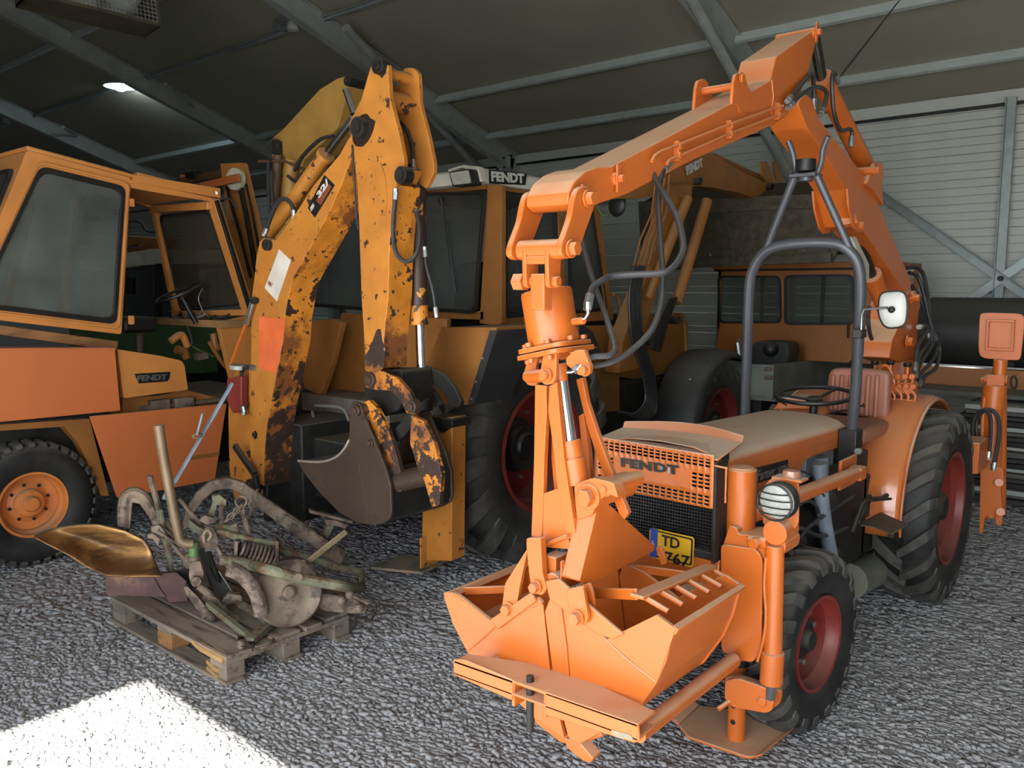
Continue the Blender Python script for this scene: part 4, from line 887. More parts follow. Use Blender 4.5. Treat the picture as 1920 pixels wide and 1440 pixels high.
MB().tube([r0,r1,r1,r2],[.034,.034,.042,.042],28).build('ram_body',OR,OF,bevel=.002)
MB().cyl(r2,r3,.018,16).build('ram_rod',CHR,OF,bevel=0)
MB().tube(curve([PY(1436,1045,2.83),PY(1433,1100,2.83),PY(1436,1150,2.83),PY(1432,1195,2.83),PY(1420,1240,2.83)]),.006,8).build('ram_line',OR,OF,bevel=0)
f0=PZ(1380,1384,.045); X1=f0.x; Y1=f0.y
MB().cyl((X1,Y1,.045),(X1,Y1,.46),.036,24).build('leg_tube',OR,OF,bevel=.003)
MB().cyl((X1,Y1,.37),(X1,Y1,.40),.045,24).build('leg_ring',DARKM,OF,bevel=0); MB().cyl((X1,Y1,.40),(X1,Y1,.56),.050,24).build('leg_sleeve',OR,OF)
for z in (.13,.2): MB().cyl((X1,Y1-.037,z),(X1,Y1-.030,z),.011,14).build('peg_hole',INK,OF,bevel=0)
op('leg_yoke',[(1359,1276),(1384,1272),(1440,1292),(1452,1310),(1448,1332),(1436,1338),(1372,1326),(1358,1310)],2.86,.02,r=.015)
op('leg_yoke',[(1359,1270),(1384,1266),(1440,1286),(1465,1296),(1462,1320),(1446,1330),(1372,1318),(1358,1304)],2.96,.02,r=.015)
MB().cyl(PY(1427,1318,2.85),PY(1427,1318,2.85)+V((0,.16,0)),.018,16).build('yoke_pin',OR,OF)
MB().cyl(PY(1346,1330,2.82),PY(1384,1304,2.9),.010,12).build('locking_pin',OR,OF)
q=[PZ(x,y,.035) for x,y in ((1272,1364),(1311,1328),(1345,1330),(1474,1362),(1476,1372),(1414,1424),(1400,1424),(1290,1386))]
m=MB(); m.prism(roundpoly(q,.015),(0,0,.012)); 
fp=m.build('foot_plate',OR,OF,bevel=.003)
for a_,b_ in ((q[0],q[1]),(q[4],q[5])):
    d=(b_-a_); c_=sum(q,V())/len(q); o_=((a_+b_)/2-c_); o_.z=0; o_=o_.normalized()
    MB().prism([a_+V((0,0,.004)),b_+V((0,0,.004)),b_+o_*.03+V((0,0,.025)),a_+o_*.03+V((0,0,.025))],(0,0,.010)).build('turned_edge',OR,fp,bevel=.002)
MB().cyl(PX(1478,936,-1.22),PX(1612,884,-1.22),.031,24).build('stay_tube',OR,OF,bevel=0)
e_=PX(1605,888,-1.22); MB().box(e_+V((-.05,-.1,-.07)),e_+V((-.035,.12,.07))).box(e_+V((-.03,-.02,-.03)),e_+V((.03,.06,.03))).build('stay_clamp',OR,OF)
MB().cyl(PX(1478,936,-1.22),V((X0,ym,1.0)),.03,16).build('stay_tube',OR,OF,bevel=0)
# rear outrigger
OB=thing('outrigger','orange rear outrigger with square foot pad folded up, behind the large rear wheel','outrigger',(-1.0,6.25,.4))
yo=6.25
def bp(name,pts,y=yo,th=.02,r=.02,m=OR): return plate_on(name,pts,1,y,th,m,OB,r=r,n=4)
pad=bp('foot_pad',[(1838,586),(1919,588),(1921,604),(1914,674),(1904,676),(1840,672),(1834,658),(1836,600)],yo-.06,.016,.05)
ring([PY(x,y,yo-.062) for x,y in ((1848,656),(1901,659),(1904,600),(1851,598))],[PY(x,y,yo-.062) for x,y in ((1853,651),(1896,654),(1899,605),(1856,603))],(0,-.025,0),MB()).build('pad_frame',OR,pad,bevel=.004)
MB().cyl(PY(1876,674,yo),PY(1874,706,yo),.042,20).build('pad_stub',OR,OB)
MB().box(PY(1850,702,yo-.05),PY(1888,722,yo+.05)).cyl(PY(1846,712,yo),PY(1890,712,yo),.03,16).build('clevis',OR,OB,bevel=.004); bolt(OB,PY(1848,712,yo-.0),(-1,0,0),.02,.02)
c0=PY(1866,722,yo);c1=PY(1861,765,yo);c2=PY(1858,968,yo)
MB().tube([c0,c1,c1,c2],[.072,.072,.062,.058],24).build('ram_body',OR,OB,bevel=.003)
MB().cyl(PY(1874,740,yo+.06),PY(1872,960,yo+.06),.045,18).build('guide_tube',OR,OB)
MB().tube([PY(x,y,yo-.05) for x,y in ((1846,745),(1843,770),(1840,850),(1842,900))],.012,8).build('ram_line',OR,OB,bevel=0)
bp('side_plate',[(1838,880),(1850,868),(1880,880),(1884,905),(1876,915),(1880,960),(1878,985),(1868,985),(1864,960),(1846,970),(1842,1002),(1836,1000),(1837,950)],yo-.07,.03,.012)
plate_on('side_plate',[(1838,900),(1878,890),(1878,960),(1842,985)],1,yo-.07,.03,OR,OB,r=.012,off=.14)
for x,y in ((1873,905),(1876,960)): MB().cyl(PY(x,y,yo-.10),PY(x,y,yo+.1),.028,16).build('pivot_pin',OR,OB)
hose(OB,[(1836,860),(1824,815),(1826,785),(1840,770),(1852,772),(1858,790),(1857,820),(1853,856)],1,yo-.05,yo-.12,r=.013)
hose(OB,[(1838,850),(1830,800),(1838,776),(1856,768),(1870,780),(1874,805),(1870,840),(1863,876)],1,yo-.05,yo-.12,r=.013)
# ================================================================ the big amber tractor with white roof
BT=thing('tractor','large amber tractor with white cab roof, in the middle behind the orange grab','tractor',(-4.5,5.2,0))
xs=-3.95; yr=4.4
def bt(name,pts,ax,v,th,m=AM,r=.01,par=None,**k): return plate_on(name,pts,ax,v,th,m,par or BT,r=r,**k)
# cab shell: posts and rails
def post(name,pts,ax,v,th,**k): return bt(name,pts,ax,v,th,**k)
post('corner_post',[(914,346),(940,347),(940,607),(926,610),(899,606),(905,500)],1,yr,.05)
post('side_sill',[(938,594),(1150,576),(1150,600),(938,612)],0,xs,-.05)
post('side_header',[(938,346),(1120,366),(1123,380),(938,357)],0,xs,-.05)
post('front_post',[(1108,368),(1121,370),(1150,592),(1138,594)],0,xs,-.05)
post('door_post',[(1046,360),(1056,361),(1062,600),(1052,600)],0,xs,-.04)
zt=PY(912,346,yr).z; zb=PY(912,600,yr).z
MB().box((-5.2,yr,zb),(xs-.02,yr+.05,zb+.06)).build('rear_sill',AM,BT); MB().box((-5.2,yr,zt-.03),(xs-.0,yr+.05,zt)).build('rear_header',AM,BT)
MB().box((-5.2,yr,zb),(-5.14,yr+.05,zt)).box((-5.2,yr+1.7,zb),(-5.14,yr+1.75,zt)).build('far_post',AM,BT)
MB().box((-5.1,yr+.3,zb-.45),(xs-.05,yr+1.8,zb)).build('cab_floor',DARKM,BT)
q,e=px_plate([(700,360),(911,361),(909,400),(893,588),(740,580)],1,yr-.03,.008,.05,5); MB().prism(q,e).build('rear_glass',GLASSD,BT,bevel=0)
ring(q,[q[i]+(sum(q,V())/len(q)-q[i])*.05 for i in range(len(q))],(0,-.02,0),MB()).build('rear_seal',BLK,BT,bevel=.002)
q,e=px_plate([(588,575),(600,470),(640,400),(700,372),(720,372),(720,585)],1,yr-.03,.008,.03,4); MB().prism(q,e).build('rear_glass',GLASSD,BT,bevel=0)
ring(q,[q[i]+(sum(q,V())/len(q)-q[i])*.06 for i in range(len(q))],(0,-.02,0),MB()).build('rear_seal',BLK,BT,bevel=.002)
for k,pts in enumerate(([(945,362),(1040,371),(1048,588),(945,597)],[(1064,373),(1108,378),(1137,582),(1068,589)])):
    q,e=px_plate(pts,0,xs-.01,-.006,.03,4); g=MB().prism(q,e).build('side_glass',GLASSD,BT,bevel=0)
    ring(q,[q[i]+(sum(q,V())/len(q)-q[i])*.07 for i in range(len(q))],(.015,0,0),MB()).build('side_seal',BLK,g,bevel=.002)
for z in (385,585): MB().box(PX(937,z,xs+.02),PX(943,z+15,xs-.01)).build('door_hinge',AM,BT,bevel=.002)
MB().prism([PX(944,366,xs+.012),PX(990,369,xs+.012),PX(990,378,xs+.012),PX(944,400,xs+.012)],(-.008,0,0)).build('tinted_corner',BLK,BT,bevel=0)
# inside: seat back and far glass so that the cab reads dark
MB().prism(rrect((-4.85,5.0,1.45),(-4.35,5.0,1.45),(-4.85,5.0,2.1),.08),(0,.12,0)).build('seat_back',BLK,BT,bevel=.02)
steer(BT,(-4.6,5.6,1.75),.2,(0,-.5,1),col_to=(-4.6,5.9,1.3))
# wipers
MB().tube([PY(828,376,yr-.06),PY(836,440,yr-.06),PY(842,500,yr-.06)],.006,6).tube([PY(838,415,yr-.06),PY(845,480,yr-.06),PY(855,550,yr-.06)],.006,6).build('wiper',BLK,BT,bevel=0)
MB().ball(PY(827,375,yr-.05),.022).build('wiper_motor',BLK,BT,bevel=0)
# roof
zr0=zt; c=PY(908,308,yr-.08)
m=MB(); x1=xs+.06; x0=-5.3; y0=yr-.12; y1=yr+1.75; h=c.z-zt
prof=[(x0,0),(x0,h*.6),(x0+.12,h),(x1-.10,h),(x1-.02,h*.75),(x1,0)]
bot=[V((x,y,zt)) for x,y in ((x0,y0),(x1,y0),(x1,y1),(x0,y1))]; b_=[(x0+.02,y0+.02),(x1-.02,y0+.03),(x1-.02,y1-.05),(x0+.02,y1-.05)]; t_=[(x0+.15,y0+.16),(x1-.12,y0+.12),(x1-.12,y1-.15),(x0+.15,y1-.15)]
vs=bot+[V((x,y,zt+h*.82)) for x,y in b_]+[V((x,y,zt+h*1.0)) for x,y in t_]
m.add(vs,[(3,2,1,0),(0,1,5,4),(1,2,6,5),(2,3,7,6),(3,0,4,7),(4,5,9,8),(5,6,10,9),(6,7,11,10),(7,4,8,11),(8,9,10,11)])
rf=m.build('cab_roof',WROOF,BT,bevel=.02,seg=3,label='dirty white moulded cab roof')
xl=x1+.004
q=[PX(a,b,xl) for a,b in ((918,344),(985,347),(988,325),(917,318))]; MB().prism(q,(-.004,0,0)).build('name_plate',INK,rf,bevel=0)
q=[PX(a,b,xl+.003) for a,b in ((921,340),(983,344),(920,321))]; text('FENDT',q[0],q[1],q[2],WHITE,rf,bold=.05)
lp=PY(862,333,y0-.06); k=MB().prism(roundpoly([PY(a,b,y0-.10) for a,b in ((841,322),(880,316),(886,345),(848,350))],.01),(0,.10,0)).build('work_lamp',BLK,BT,bevel=.004)
MB().prism(roundpoly([PY(a,b,y0-.104) for a,b in ((843,324),(878,319),(883,343),(850,347))],.01),(0,.005,0)).build('lens',LENS,k,bevel=0)
MB().prism([PY(a,b,y0-.02) for a,b in ((838,318),(868,309),(896,312),(905,340),(895,342),(888,322),(866,314),(842,322))],(0,.06,0)).build('lamp_hood',WROOF,rf,bevel=.004)
# wings (mudguards) with black edging
yf=3.62
bt('mudguard',[(827,616),(926,617),(915,645),(881,760),(826,757),(797,690)],1,yf,.02,r=.02,m=AM)
bt('mudguard_edge',[(918,620),(932,620),(924,646),(890,756),(876,760)],1,yf-.012,.35,m=FROST,r=.004)
MB().prism([PY(a,b,yf) for a,b in ((827,614),(930,614),(930,620),(827,621))],(0,.9,0)).build('mudguard_top',AM,BT)
bt('mudguard_edge',[(925,620),(1090,606),(1112,622),(1130,668),(1112,664),(1092,634),(936,648)],0,-3.42,-.03,m=FROST,r=.008)
for a,b in ((938,629),(965,625),(905,672),(893,716),(884,748),(1085,615),(1118,652)): MB().ball(PX(a,b,-3.40) if a>930 else PY(a,b,yf-.014),.008,8).build('rivet',ZINC,BT,bevel=0)
bt('mudguard',[(572,602),(628,598),(640,604),(622,680),(601,742),(570,728),(566,690)],1,yf+.1,.05,r=.01); 
bt('body_panel',[(640,587),(690,590),(800,600),(796,690),(745,742),(612,738),(607,726),(620,660)],1,4.0,.04,r=.01)
bt('body_panel',[(800,596),(838,598),(835,700),(812,745),(790,742),(796,680)],1,3.95,.04,r=.01)
MB().box(PY(566,768,3.7),PY(800,748,4.05)).build('rear_platform',mat('dusty_platform','#6e675c',.8,var=.2,bump=.1),BT)
MB().box((-5.1,3.9,.55),(-3.9,6.9,1.05)).box((-4.75,6.9,.6),(-4.25,7.9,1.0)).build('chassis',DARKM,BT)
MB().cyl((-5.7,4.43,.78),(-3.6,4.43,.78),.16,20).build('rear_axle',DARKM,BT); MB().cyl((-5.4,7.25,.56),(-3.6,7.25,.56),.09,16).build('front_axle',DARKM,BT)
wheel(BT,(-3.66,4.43,.79),.80,.50,.42,17,RED,1,lugh=.06,nuts=8,dish=.24,lugw=.115,hubmat=BLK,tm=RUBD)
wheel(BT,(-5.5,4.43,.79),.80,.50,.44,21,RED,-1,lugh=.05,nuts=0,dish=.12,lugw=.075,hubmat=BLK,tm=RUBD)
wheel(BT,(-3.62,7.2,.6),.60,.36,.34,18,RED,1,lugh=.045,nuts=8,dish=.1,lugw=.065,tm=RUBD)
wheel(BT,(-5.4,7.2,.6),.60,.36,.34,18,RED,-1,lugh=.045,nuts=0,dish=.1,lugw=.065,tm=RUBD)
# front mudguard: dark plastic shell over the front wheel
m=MB(); c=V((0,7.2,.6)); vs=[]; kx=[-3.86,-3.80,-3.6,-3.42,-3.36]; dr=[-.06,-.0,.02,-.0,-.05]; A_=list(range(200,55,-8))
for a in A_:
    for x,e_ in zip(kx,dr): vs.append(V((x,c.y+(.70+e_)*math.cos(R(a)),c.z+(.70+e_)*math.sin(R(a)))))
n=len(A_); m.add(vs,[(i*5+j,i*5+j+1,(i+1)*5+j+1,(i+1)*5+j) for i in range(n-1) for j in range(4)])
g=m.build('front_mudguard',FROST,BT,bevel=0,smooth=70); s_=g.modifiers.new('s','SOLIDIFY'); s_.thickness=.012
MB().ball((-3.5,6.62,1.08),.014).build('rivet',ZINC,BT,bevel=0)
# bonnet and loader stand on the right side
bt('bonnet_side',[(1150,598),(1280,590),(1291,610),(1290,690),(1200,712),(1150,705)],0,-4.05,-.5,r=.03)
bt('tank_panel',[(1100,612),(1160,610),(1162,770),(1115,775),(1100,720)],0,-3.85,-.2,r=.02)
MB().tube(curve([PX(a,b,-3.8) for a,b in ((1146,640),(1163,630),(1166,600),(1160,560),(1150,552))]),.012,8).build('hand_rail',AM,BT,bevel=0)
MB().tube(curve([PX(a,b,-3.9) for a,b in ((1262,588),(1280,592),(1284,620),(1286,660))]),.014,8).build('hand_rail',AM,BT,bevel=0)
c=PX(1157,384,-3.75); MB().ball(c,.085,14,1,.35,1.15).build('mirror',BLK,BT,bevel=0); MB().tube(curve([c+V((-.2,0,.0)),c+V((-.12,0,-.08)),c]),.012,6).build('mirror_arm',GRNP,BT,bevel=0)
# front loader: stand, boom and bucket
LD=thing('front_loader','dull amber front loader raised in front of the white-roofed tractor, holding a wide rusty bucket','loader',(-3.6,6.4,.9))
XLd=-3.62
def ld(name,pts,v=XLd,th=-.14,m=AM,r=.012,ax=0,**k): return plate_on(name,pts,ax,v,th,m,LD,r=r,**k)
ld('loader_stand',[(1262,320),(1300,330),(1296,380),(1280,420),(1240,520),(1215,600),(1200,690),(1160,700),(1168,640),(1205,540),(1245,420)])
ld('boom',[(1160,352),(1200,330),(1283,304),(1337,286),(1353,300),(1403,327),(1437,343),(1457,333),(1467,350),(1453,364),(1430,378),(1387,362),(1333,351),(1307,349),(1285,352),(1200,372),(1165,372)])
text('FENDT',PX(1287,329,XLd+.01),PX(1318,312,XLd+.01),PX(1284,312,XLd+.01),WHITE,LD,bold=.07,depth=-.004 if False else .006)
MB().cyl(PX(1338,294,XLd-.07),PX(1428,336,XLd-.07),.035,16).build('tilt_cylinder',AM,LD)
MB().tube([PX(a,b,XLd+.02) for a,b in ((1326,376),(1295,480),(1268,568))],[.05,.05,.05],16).build('lift_cylinder',AM,LD)
ld('cylinder_guard',[(1256,560),(1272,556),(1252,610),(1240,660),(1222,655),(1232,610)],v=XLd+.08,th=-.03,m=DARKM)
MB().tube([PX(a,b,XLd+.05) for a,b in ((1290,372),(1250,470),(1215,560))],[.045,.045,.035],16).build('lift_cylinder',AM,LD)
for k in range(4):
    MB().tube([PX(a+k*9,b,XLd+.04) for a,b in ((1228,345-k*6),(1222,400),(1200,450),(1188,498))],.008,6).build('steel_line',AM,LD,bevel=0)
ld('bucket_hook',[(1427,303),(1438,303),(1446,320),(1452,338),(1440,343),(1430,330)],v=XLd+.02,th=-.02,r=.004)
ld('bucket_hook',[(1450,303),(1458,303),(1470,340),(1462,346),(1454,330)],v=XLd-.1,th=-.02,r=.004)
for a,b in ((1303,340),(1438,350),(1262,600),(1218,640)): MB().pin(PX(a,b,XLd),(1,0,0),.035,.12).build('pivot_pin',DARKM,LD)
# hose bundle
for k in range(6):
    o=k*4; P=[PX(a,b,XLd+.12-.01*k) for a,b in ((1188+o,498),(1180+o,560),(1186+o,640),(1205+o,700),(1210+o,750+3*k),(1190+o,775+2*k),(1160,772))]
    MB().tube(curve(P),.012,8).build('hose',HOSE,LD,bevel=0)
# the loader's bucket
LB=thing('loader_bucket','wide rusty brown loader bucket seen from behind, hanging above the amber truck cab','bucket',PY(1385,430,8.1))
yb_=8.1
def lb(name,pts,v=yb_,th=.02,m=STEELD,r=.01,**k): return plate_on(name,pts,1,v,th,m,LB,r=r,**k)
lb('back_plate',[(1197,388),(1563,368),(1571,470),(1560,492),(1270,500),(1203,505)],th=.03)
lb('top_strip',[(1196,378),(1562,362),(1564,388),(1204,405)],v=yb_-.03,th=.03)
lb('cutting_edge',[(1262,488),(1558,474),(1558,492),(1262,503)],v=yb_-.05,th=.05)
for k in range(7): MB().ball(PY(1288+k*44,480-k*2.0,yb_-.05),.012,8).build('bolt_head',ZINC,LB,bevel=0)
A=[PY(a,b,yb_+.03) for a,b in ((1197,388),(1203,505))]; B=[PY(a,b,yb_+.03) for a,b in ((1563,368),(1571,470))]
for P0,P1 in (A,B): MB().prism([P0,P1,P1+V((0,.35,-.02)),P0+V((0,.7,.1)),P0+V((0,.6,.25))],(.02,0,0)).build('side_plate',STEELD,LB)
MB().prism([A[1],B[1],B[1]+V((0,.35,-.02)),A[1]+V((0,.35,-.02))],(0,0,.02)).prism([A[0],B[0],B[0]+V((0,.5,.2)),A[0]+V((0,.5,.2))],(0,0,.02)).build('floor_plate',STEELD,LB)
for k in range(6): 
    x=1230+k*55; y=384-k*2.9; MB().prism([PY(x,y+14,yb_-.033),PY(x+16,y-4,yb_-.033),PY(x+32,y+12,yb_-.033),PY(x+26,y+12,yb_-.033),PY(x+16,y+2,yb_-.033),PY(x+6,y+14,yb_-.033)],(0,-.006,0)).build('stiffener',STEELD,LB,bevel=0)
# ================================================================ worn digger arm at the rear of the big tractor
BH=thing('backhoe','worn scraped amber excavator arm with brown steel bucket, folded upright left of the white-roofed cab','excavator arm',(-4.5,3.2,.1))
Y0=3.0
def bh(name,pts,v=Y0,th=.20,m=WORN,r=.015,par=None,**k): return plate_on(name,pts,1,v,th,m,par or BH,r=r,**k)
ridge=[(664,285),(640,345),(617,397),(587,453),(550,520),(540,560),(533,600),(531,640),(514,725),(500,802),(496,850),(495,912)]
bm_=bh('boom',[(487,452),(495,446),(516,450),(557,396),(588,348),(638,288),(652,262),(662,250),(674,256)]+ridge+[(488,908),(470,868),(468,800),(469,743),(471,640),(471,562),(477,520),(481,480)],r=.008)
P=[PY(a,b,Y0) for a,b in ridge]; m=MB()
for i in range(len(P)-1):
    d=(P[i+1]-P[i]); nn=V((-d.z,0,d.x)).normalized(); nn=nn if nn.x>0 else -nn
    m.prism([P[i],P[i+1],P[i+1]+nn*.006,P[i]+nn*.006],(0,.20,0))
m.build('underside_plate',SCR,bm_,bevel=0,label='heavily scraped underside plate',kind='stuff')
bh('white_sticker',[(523,467),(545,488),(519,565),(496,540)],v=Y0-.003,th=.003,m=WDIRT,r=.003,par=bm_,bevel=0,label='scratched white reflective sticker')
bh('repainted_patch',[(486,594),(535,598),(529,645),(517,700),(484,690)],v=Y0-.002,th=.002,m=mat('red_orange_patch','#d8683a',.5,var=.15,vs=6),r=.01,par=bm_,bevel=0,label='patch repainted in red-orange')
bh('type_sticker',[(577,390),(590,408),(627,347),(608,328)],v=Y0-.003,th=.003,m=INK,r=.002,par=bm_,bevel=0)
bh('type_sticker_field',[(592,376),(601,385),(622,350),(611,340)],v=Y0-.004,th=.001,m=mat('sticker_brown','#7a3f2a',.5),r=0,par=bm_,bevel=0)
y_=Y0-.006
text('5',PY(584,397,y_),PY(591,386,y_),PY(581,391,y_),WHITE,bm_,bold=.05); text('32/',PY(599,372,y_),PY(619,342,y_),PY(593,364,y_),WHITE,bm_,bold=.04)
bh('boom_edge_tube',[(487,455),(496,450),(482,560),(474,562),(481,480)],v=Y0-.01,th=.01,m=WORN,r=.003,par=bm_)
# dipper
dip=[(700,112),(718,111),(727,122),(730,180),(747,247),(757,297),(757,316),(742,347),(734,413),(729,480),(727,560),(722,604),(717,690),(700,700),(686,694),(681,604),(678,560),(676,500),(673,413),(670,347),(666,313),(659,267),(654,232),(664,212),(677,187),(692,134)]
dp=bh('dipper',dip,v=Y0-.02,th=.03,r=.012)
bh('dipper_box',[(666,313),(757,316),(742,347),(734,413),(729,480),(727,560),(722,604),(717,690),(700,700),(686,694),(681,604),(678,560),(676,500),(673,413),(670,347)],v=Y0+.011,th=.14,r=.006,par=dp)
P=[PY(a,b,Y0+.01) for a,b in ((700,150),(684,190),(668,225),(664,262),(672,313))]; m=MB()
for i in range(4): m.prism([P[i],P[i+1],P[i+1]+V((.012,0,0)),P[i]+V((.012,0,0))],(0,.20,0))
m.build('dipper_web',AM,dp,bevel=0,kind='stuff')
for a_,b_,r_ in ((712,185,.055),(716,135,.03)): p=PY(a_,b_,Y0+.0); MB().cyl(p,p+V((0,.22,0)),r_,20).build('cross_tube',WORN,dp)
bh('grease_stain',[(660,262),(664,232),(676,216),(688,212),(694,222),(704,226),(700,244),(692,262),(680,276),(666,274)],v=Y0-.0215,th=.0015,m=mat('grease','#2e211b',.4,var=.2,bump=.2),r=.02,par=dp,bevel=0)
bh('dipper_stiffener',[(674,352),(680,318),(693,302),(712,304),(722,330),(726,372),(722,400),(716,350),(708,316),(696,312),(688,324),(682,352)],v=Y0-.026,th=.008,r=.004,par=dp,bevel=.002)
P=[PY(a,b,Y0-.02) for a,b in ((742,347),(734,413),(729,480),(727,560),(722,604),(717,690))]; m=MB()
for i in range(5): m.prism([P[i],P[i+1],P[i+1]+V((.006,0,0)),P[i]+V((.006,0,0))],(0,.17,0))
m.build('dipper_underside',SCR,dp,bevel=0,kind='stuff',label='scraped dipper underside')
bh('dirt_worn_foot',[(684,668),(694,652),(701,632),(706,618),(713,616),(716,640),(722,650),(720,690),(700,702),(685,694)],v=Y0-.023,th=.003,m=SCR2,r=.01,par=dp,bevel=0)
def boss(par,px,py,y,r,l,m=DARKM): 
    p=PY(px,py,y); return MB().cyl(p,p+V((0,l,0)),r,24).cyl(p+V((0,-.012,0)),p+V((0,l+.012,0)),r*.6,20).build('pivot_pin',m,par,bevel=.002)
boss(BH,707,122,Y0-.05,.045,.05); boss(BH,668,238,Y0-.06,.055,.30); boss(BH,497,459,Y0-.03,.035,.3); boss(BH,750,328,Y0-.05,.045,.06)
# far cheek of the dipper head
bh('head_cheek',[(700,112),(718,111),(727,122),(730,180),(747,247),(757,297),(757,316),(742,347),(722,330),(700,280),(684,230),(688,160)],v=Y0-.02,th=.03,par=dp,off=.215)
# dipper cylinder
a,b=PY(505,436,Y0+.12),PY(612,289,Y0+.12); MB().tube([a,a+(b-a)*.96,a+(b-a)*.96,b],[.045,.045,.055,.055],20).build('dipper_cylinder',WORN,BH)
MB().cyl(b,PY(662,222,Y0+.12),.022,16).build('cylinder_rod',CHR,BH,bevel=0)
MB().cyl(PY(648,168,Y0+.6),PY(664,214,Y0+.6),.022,14).build('cylinder_rod',CHR,BH,bevel=0)
# bucket cylinder
yc=Y0+.22
a,b=PY(781,318,yc),PY(785,575,yc); MB().tube([a,a+(b-a)*.1,a+(b-a)*.1,b],[.058,.058,.05,.05],20).build('bucket_cylinder',mat('brown_chipped_cylinder','#3d2a24',.5,.2,var=.2,chips=[('#c98a35',7,.58,.6)]),BH,bevel=.002)
MB().cyl(PY(785,572,yc),PY(786,609,yc),.052,20).build('cylinder_gland',SCR,BH); MB().cyl(PY(787,606,yc),PY(792,748,yc),.026,20).build('cylinder_rod',CHR,BH,bevel=0,label='bright chrome ram rod')
MB().box(PY(742,316,Y0+.1),PY(775,345,Y0+.34)).box(PY(764,306,yc-.07),PY(800,330,yc+.07)).build('cylinder_mount',DARKM,BH,bevel=.006)
hose(BH,[(745,223),(757,236),(766,252),(773,280),(775,312)],1,Y0+.2,yc-.06,r=.012)
hose(BH,[(742,360),(737,430),(741,470),(755,488),(770,488),(783,470),(787,430),(778,388)],1,Y0-.05,yc-.07,r=.012)
hose(BH,[(797,470),(800,500),(812,545),(818,588)],1,yc,yc,r=.01)
hose(BH,[(497,436),(510,402),(522,376),(538,374),(549,388),(551,405)],1,Y0,Y0+.02,r=.013)
hose(BH,[(660,272),(664,330),(668,400),(672,430)],1,Y0-.03,Y0-.03,r=.005,ends=False)
# linkage and bucket
bh('crescent_link',[(688,698),(712,694),(744,708),(768,736),(782,767),(778,778),(761,774),(750,750),(730,732),(702,731),(685,726)],v=Y0-.08,th=.03,m=SCR,r=.012)
bh('crescent_link',[(688,698),(712,694),(744,708),(768,736),(782,767),(778,778),(761,774),(750,750),(730,732),(702,731),(685,726)],v=Y0-.08,off=.33,th=.03,m=DARKM,r=.012)
boss(BH,691,712,Y0-.1,.04,.05,BUCK); boss(BH,770,763,Y0-.1,.035,.05,BUCK)
bh('knuckle',[(686,694),(752,694),(760,740),(745,770),(715,782),(690,775),(683,730)],v=Y0+.02,th=.22,m=DARKM,r=.02)
bh('knuckle_plate',[(752,690),(775,700),(805,725),(827,757),(812,765),(780,760),(755,745)],v=Y0+.34,th=.03,m=mat('dark_plate','#4a4238',.6,.3,bump=.1),r=.01)
MB().cyl(PY(792,745,yc),PY(792,768,yc),.05,16).box(PY(776,748,yc-.06),PY(812,770,yc+.06)).build('rod_eye',DARKM,BH,bevel=.006)
bh('tipping_lever',[(765,775),(785,778),(760,815),(748,826),(736,822),(738,808)],v=Y0-.02,th=.04,m=DARKM,r=.01)
BK=[(657,757),(665,752),(674,756),(681,777),(702,826),(723,879),(732,910),(734,960),(730,974),(716,982),(698,985),(667,979),(635,960),(600,924),(572,889),(558,865),(614,863),(635,852),(651,829),(655,812),(656,777)]
yk=Y0-.14
bk=bh('digging_bucket',BK,v=yk,th=.016,m=BUCK,r=.012,label='brown worn steel digging bucket')
q,e=px_plate(BK,1,yk,.016,.012,3); MB().prism([p+V((0,.46,0)) for p in q],e).build('far_cheek',BUCK,bk)
P=[PY(a,b,yk+.01) for a,b in ((558,865),(572,889),(600,924),(635,960),(667,979),(698,985),(716,982),(730,974),(734,960),(732,910),(723,879))]; m=MB(); cen=PY(670,900,yk)
for i in range(len(P)-1):
    n1=(cen-P[i]).normalized()*.012; n2=(cen-P[i+1]).normalized()*.012; m.prism([P[i],P[i+1],P[i+1]+n2,P[i]+n1],(0,.46,0))
m.build('bucket_skin',DARKM,bk,bevel=0)
MB().tube(curve([PY(a,b,yk-.002) for a,b in ((559,864),(600,866),(628,858),(645,842),(655,824))]),.007,6).build('worn_edge',mat('bright_worn_edge','#b8b0a2',.35,.6),bk,bevel=0)
boss(bk,665,770,yk-.02,.032,.1,BUCK); boss(bk,693,831,yk-.012,.022,.03,BUCK)
for a,b in (((600,902),(612,918)),((672,870),(690,960))): MB().tube([PY(*a,yk-.001),PY(*b,yk-.001)],.002,4).build('scratch',DARKM,bk,bevel=0)
ear=[(677,757),(691,750),(705,764),(722,795),(738,835),(750,882),(752,923),(735,922),(728,885),(712,837),(695,795)]
bh('bucket_ear',ear,v=yk+.05,th=.03,m=SCR,r=.008,par=bk)
bh('bucket_ear',[(771,778),(792,788),(813,830),(828,892),(823,948),(809,951),(796,905),(782,875),(768,830)],v=yk+.03,th=.03,m=SCR,r=.008,par=bk)
MB().cyl(PY(742,905,yk+.08),PY(818,886,yk+.10),.055,24).build('ear_tube',BUCK,bk)
boss(bk,713,820,yk+.02,.012,.04,SCR)
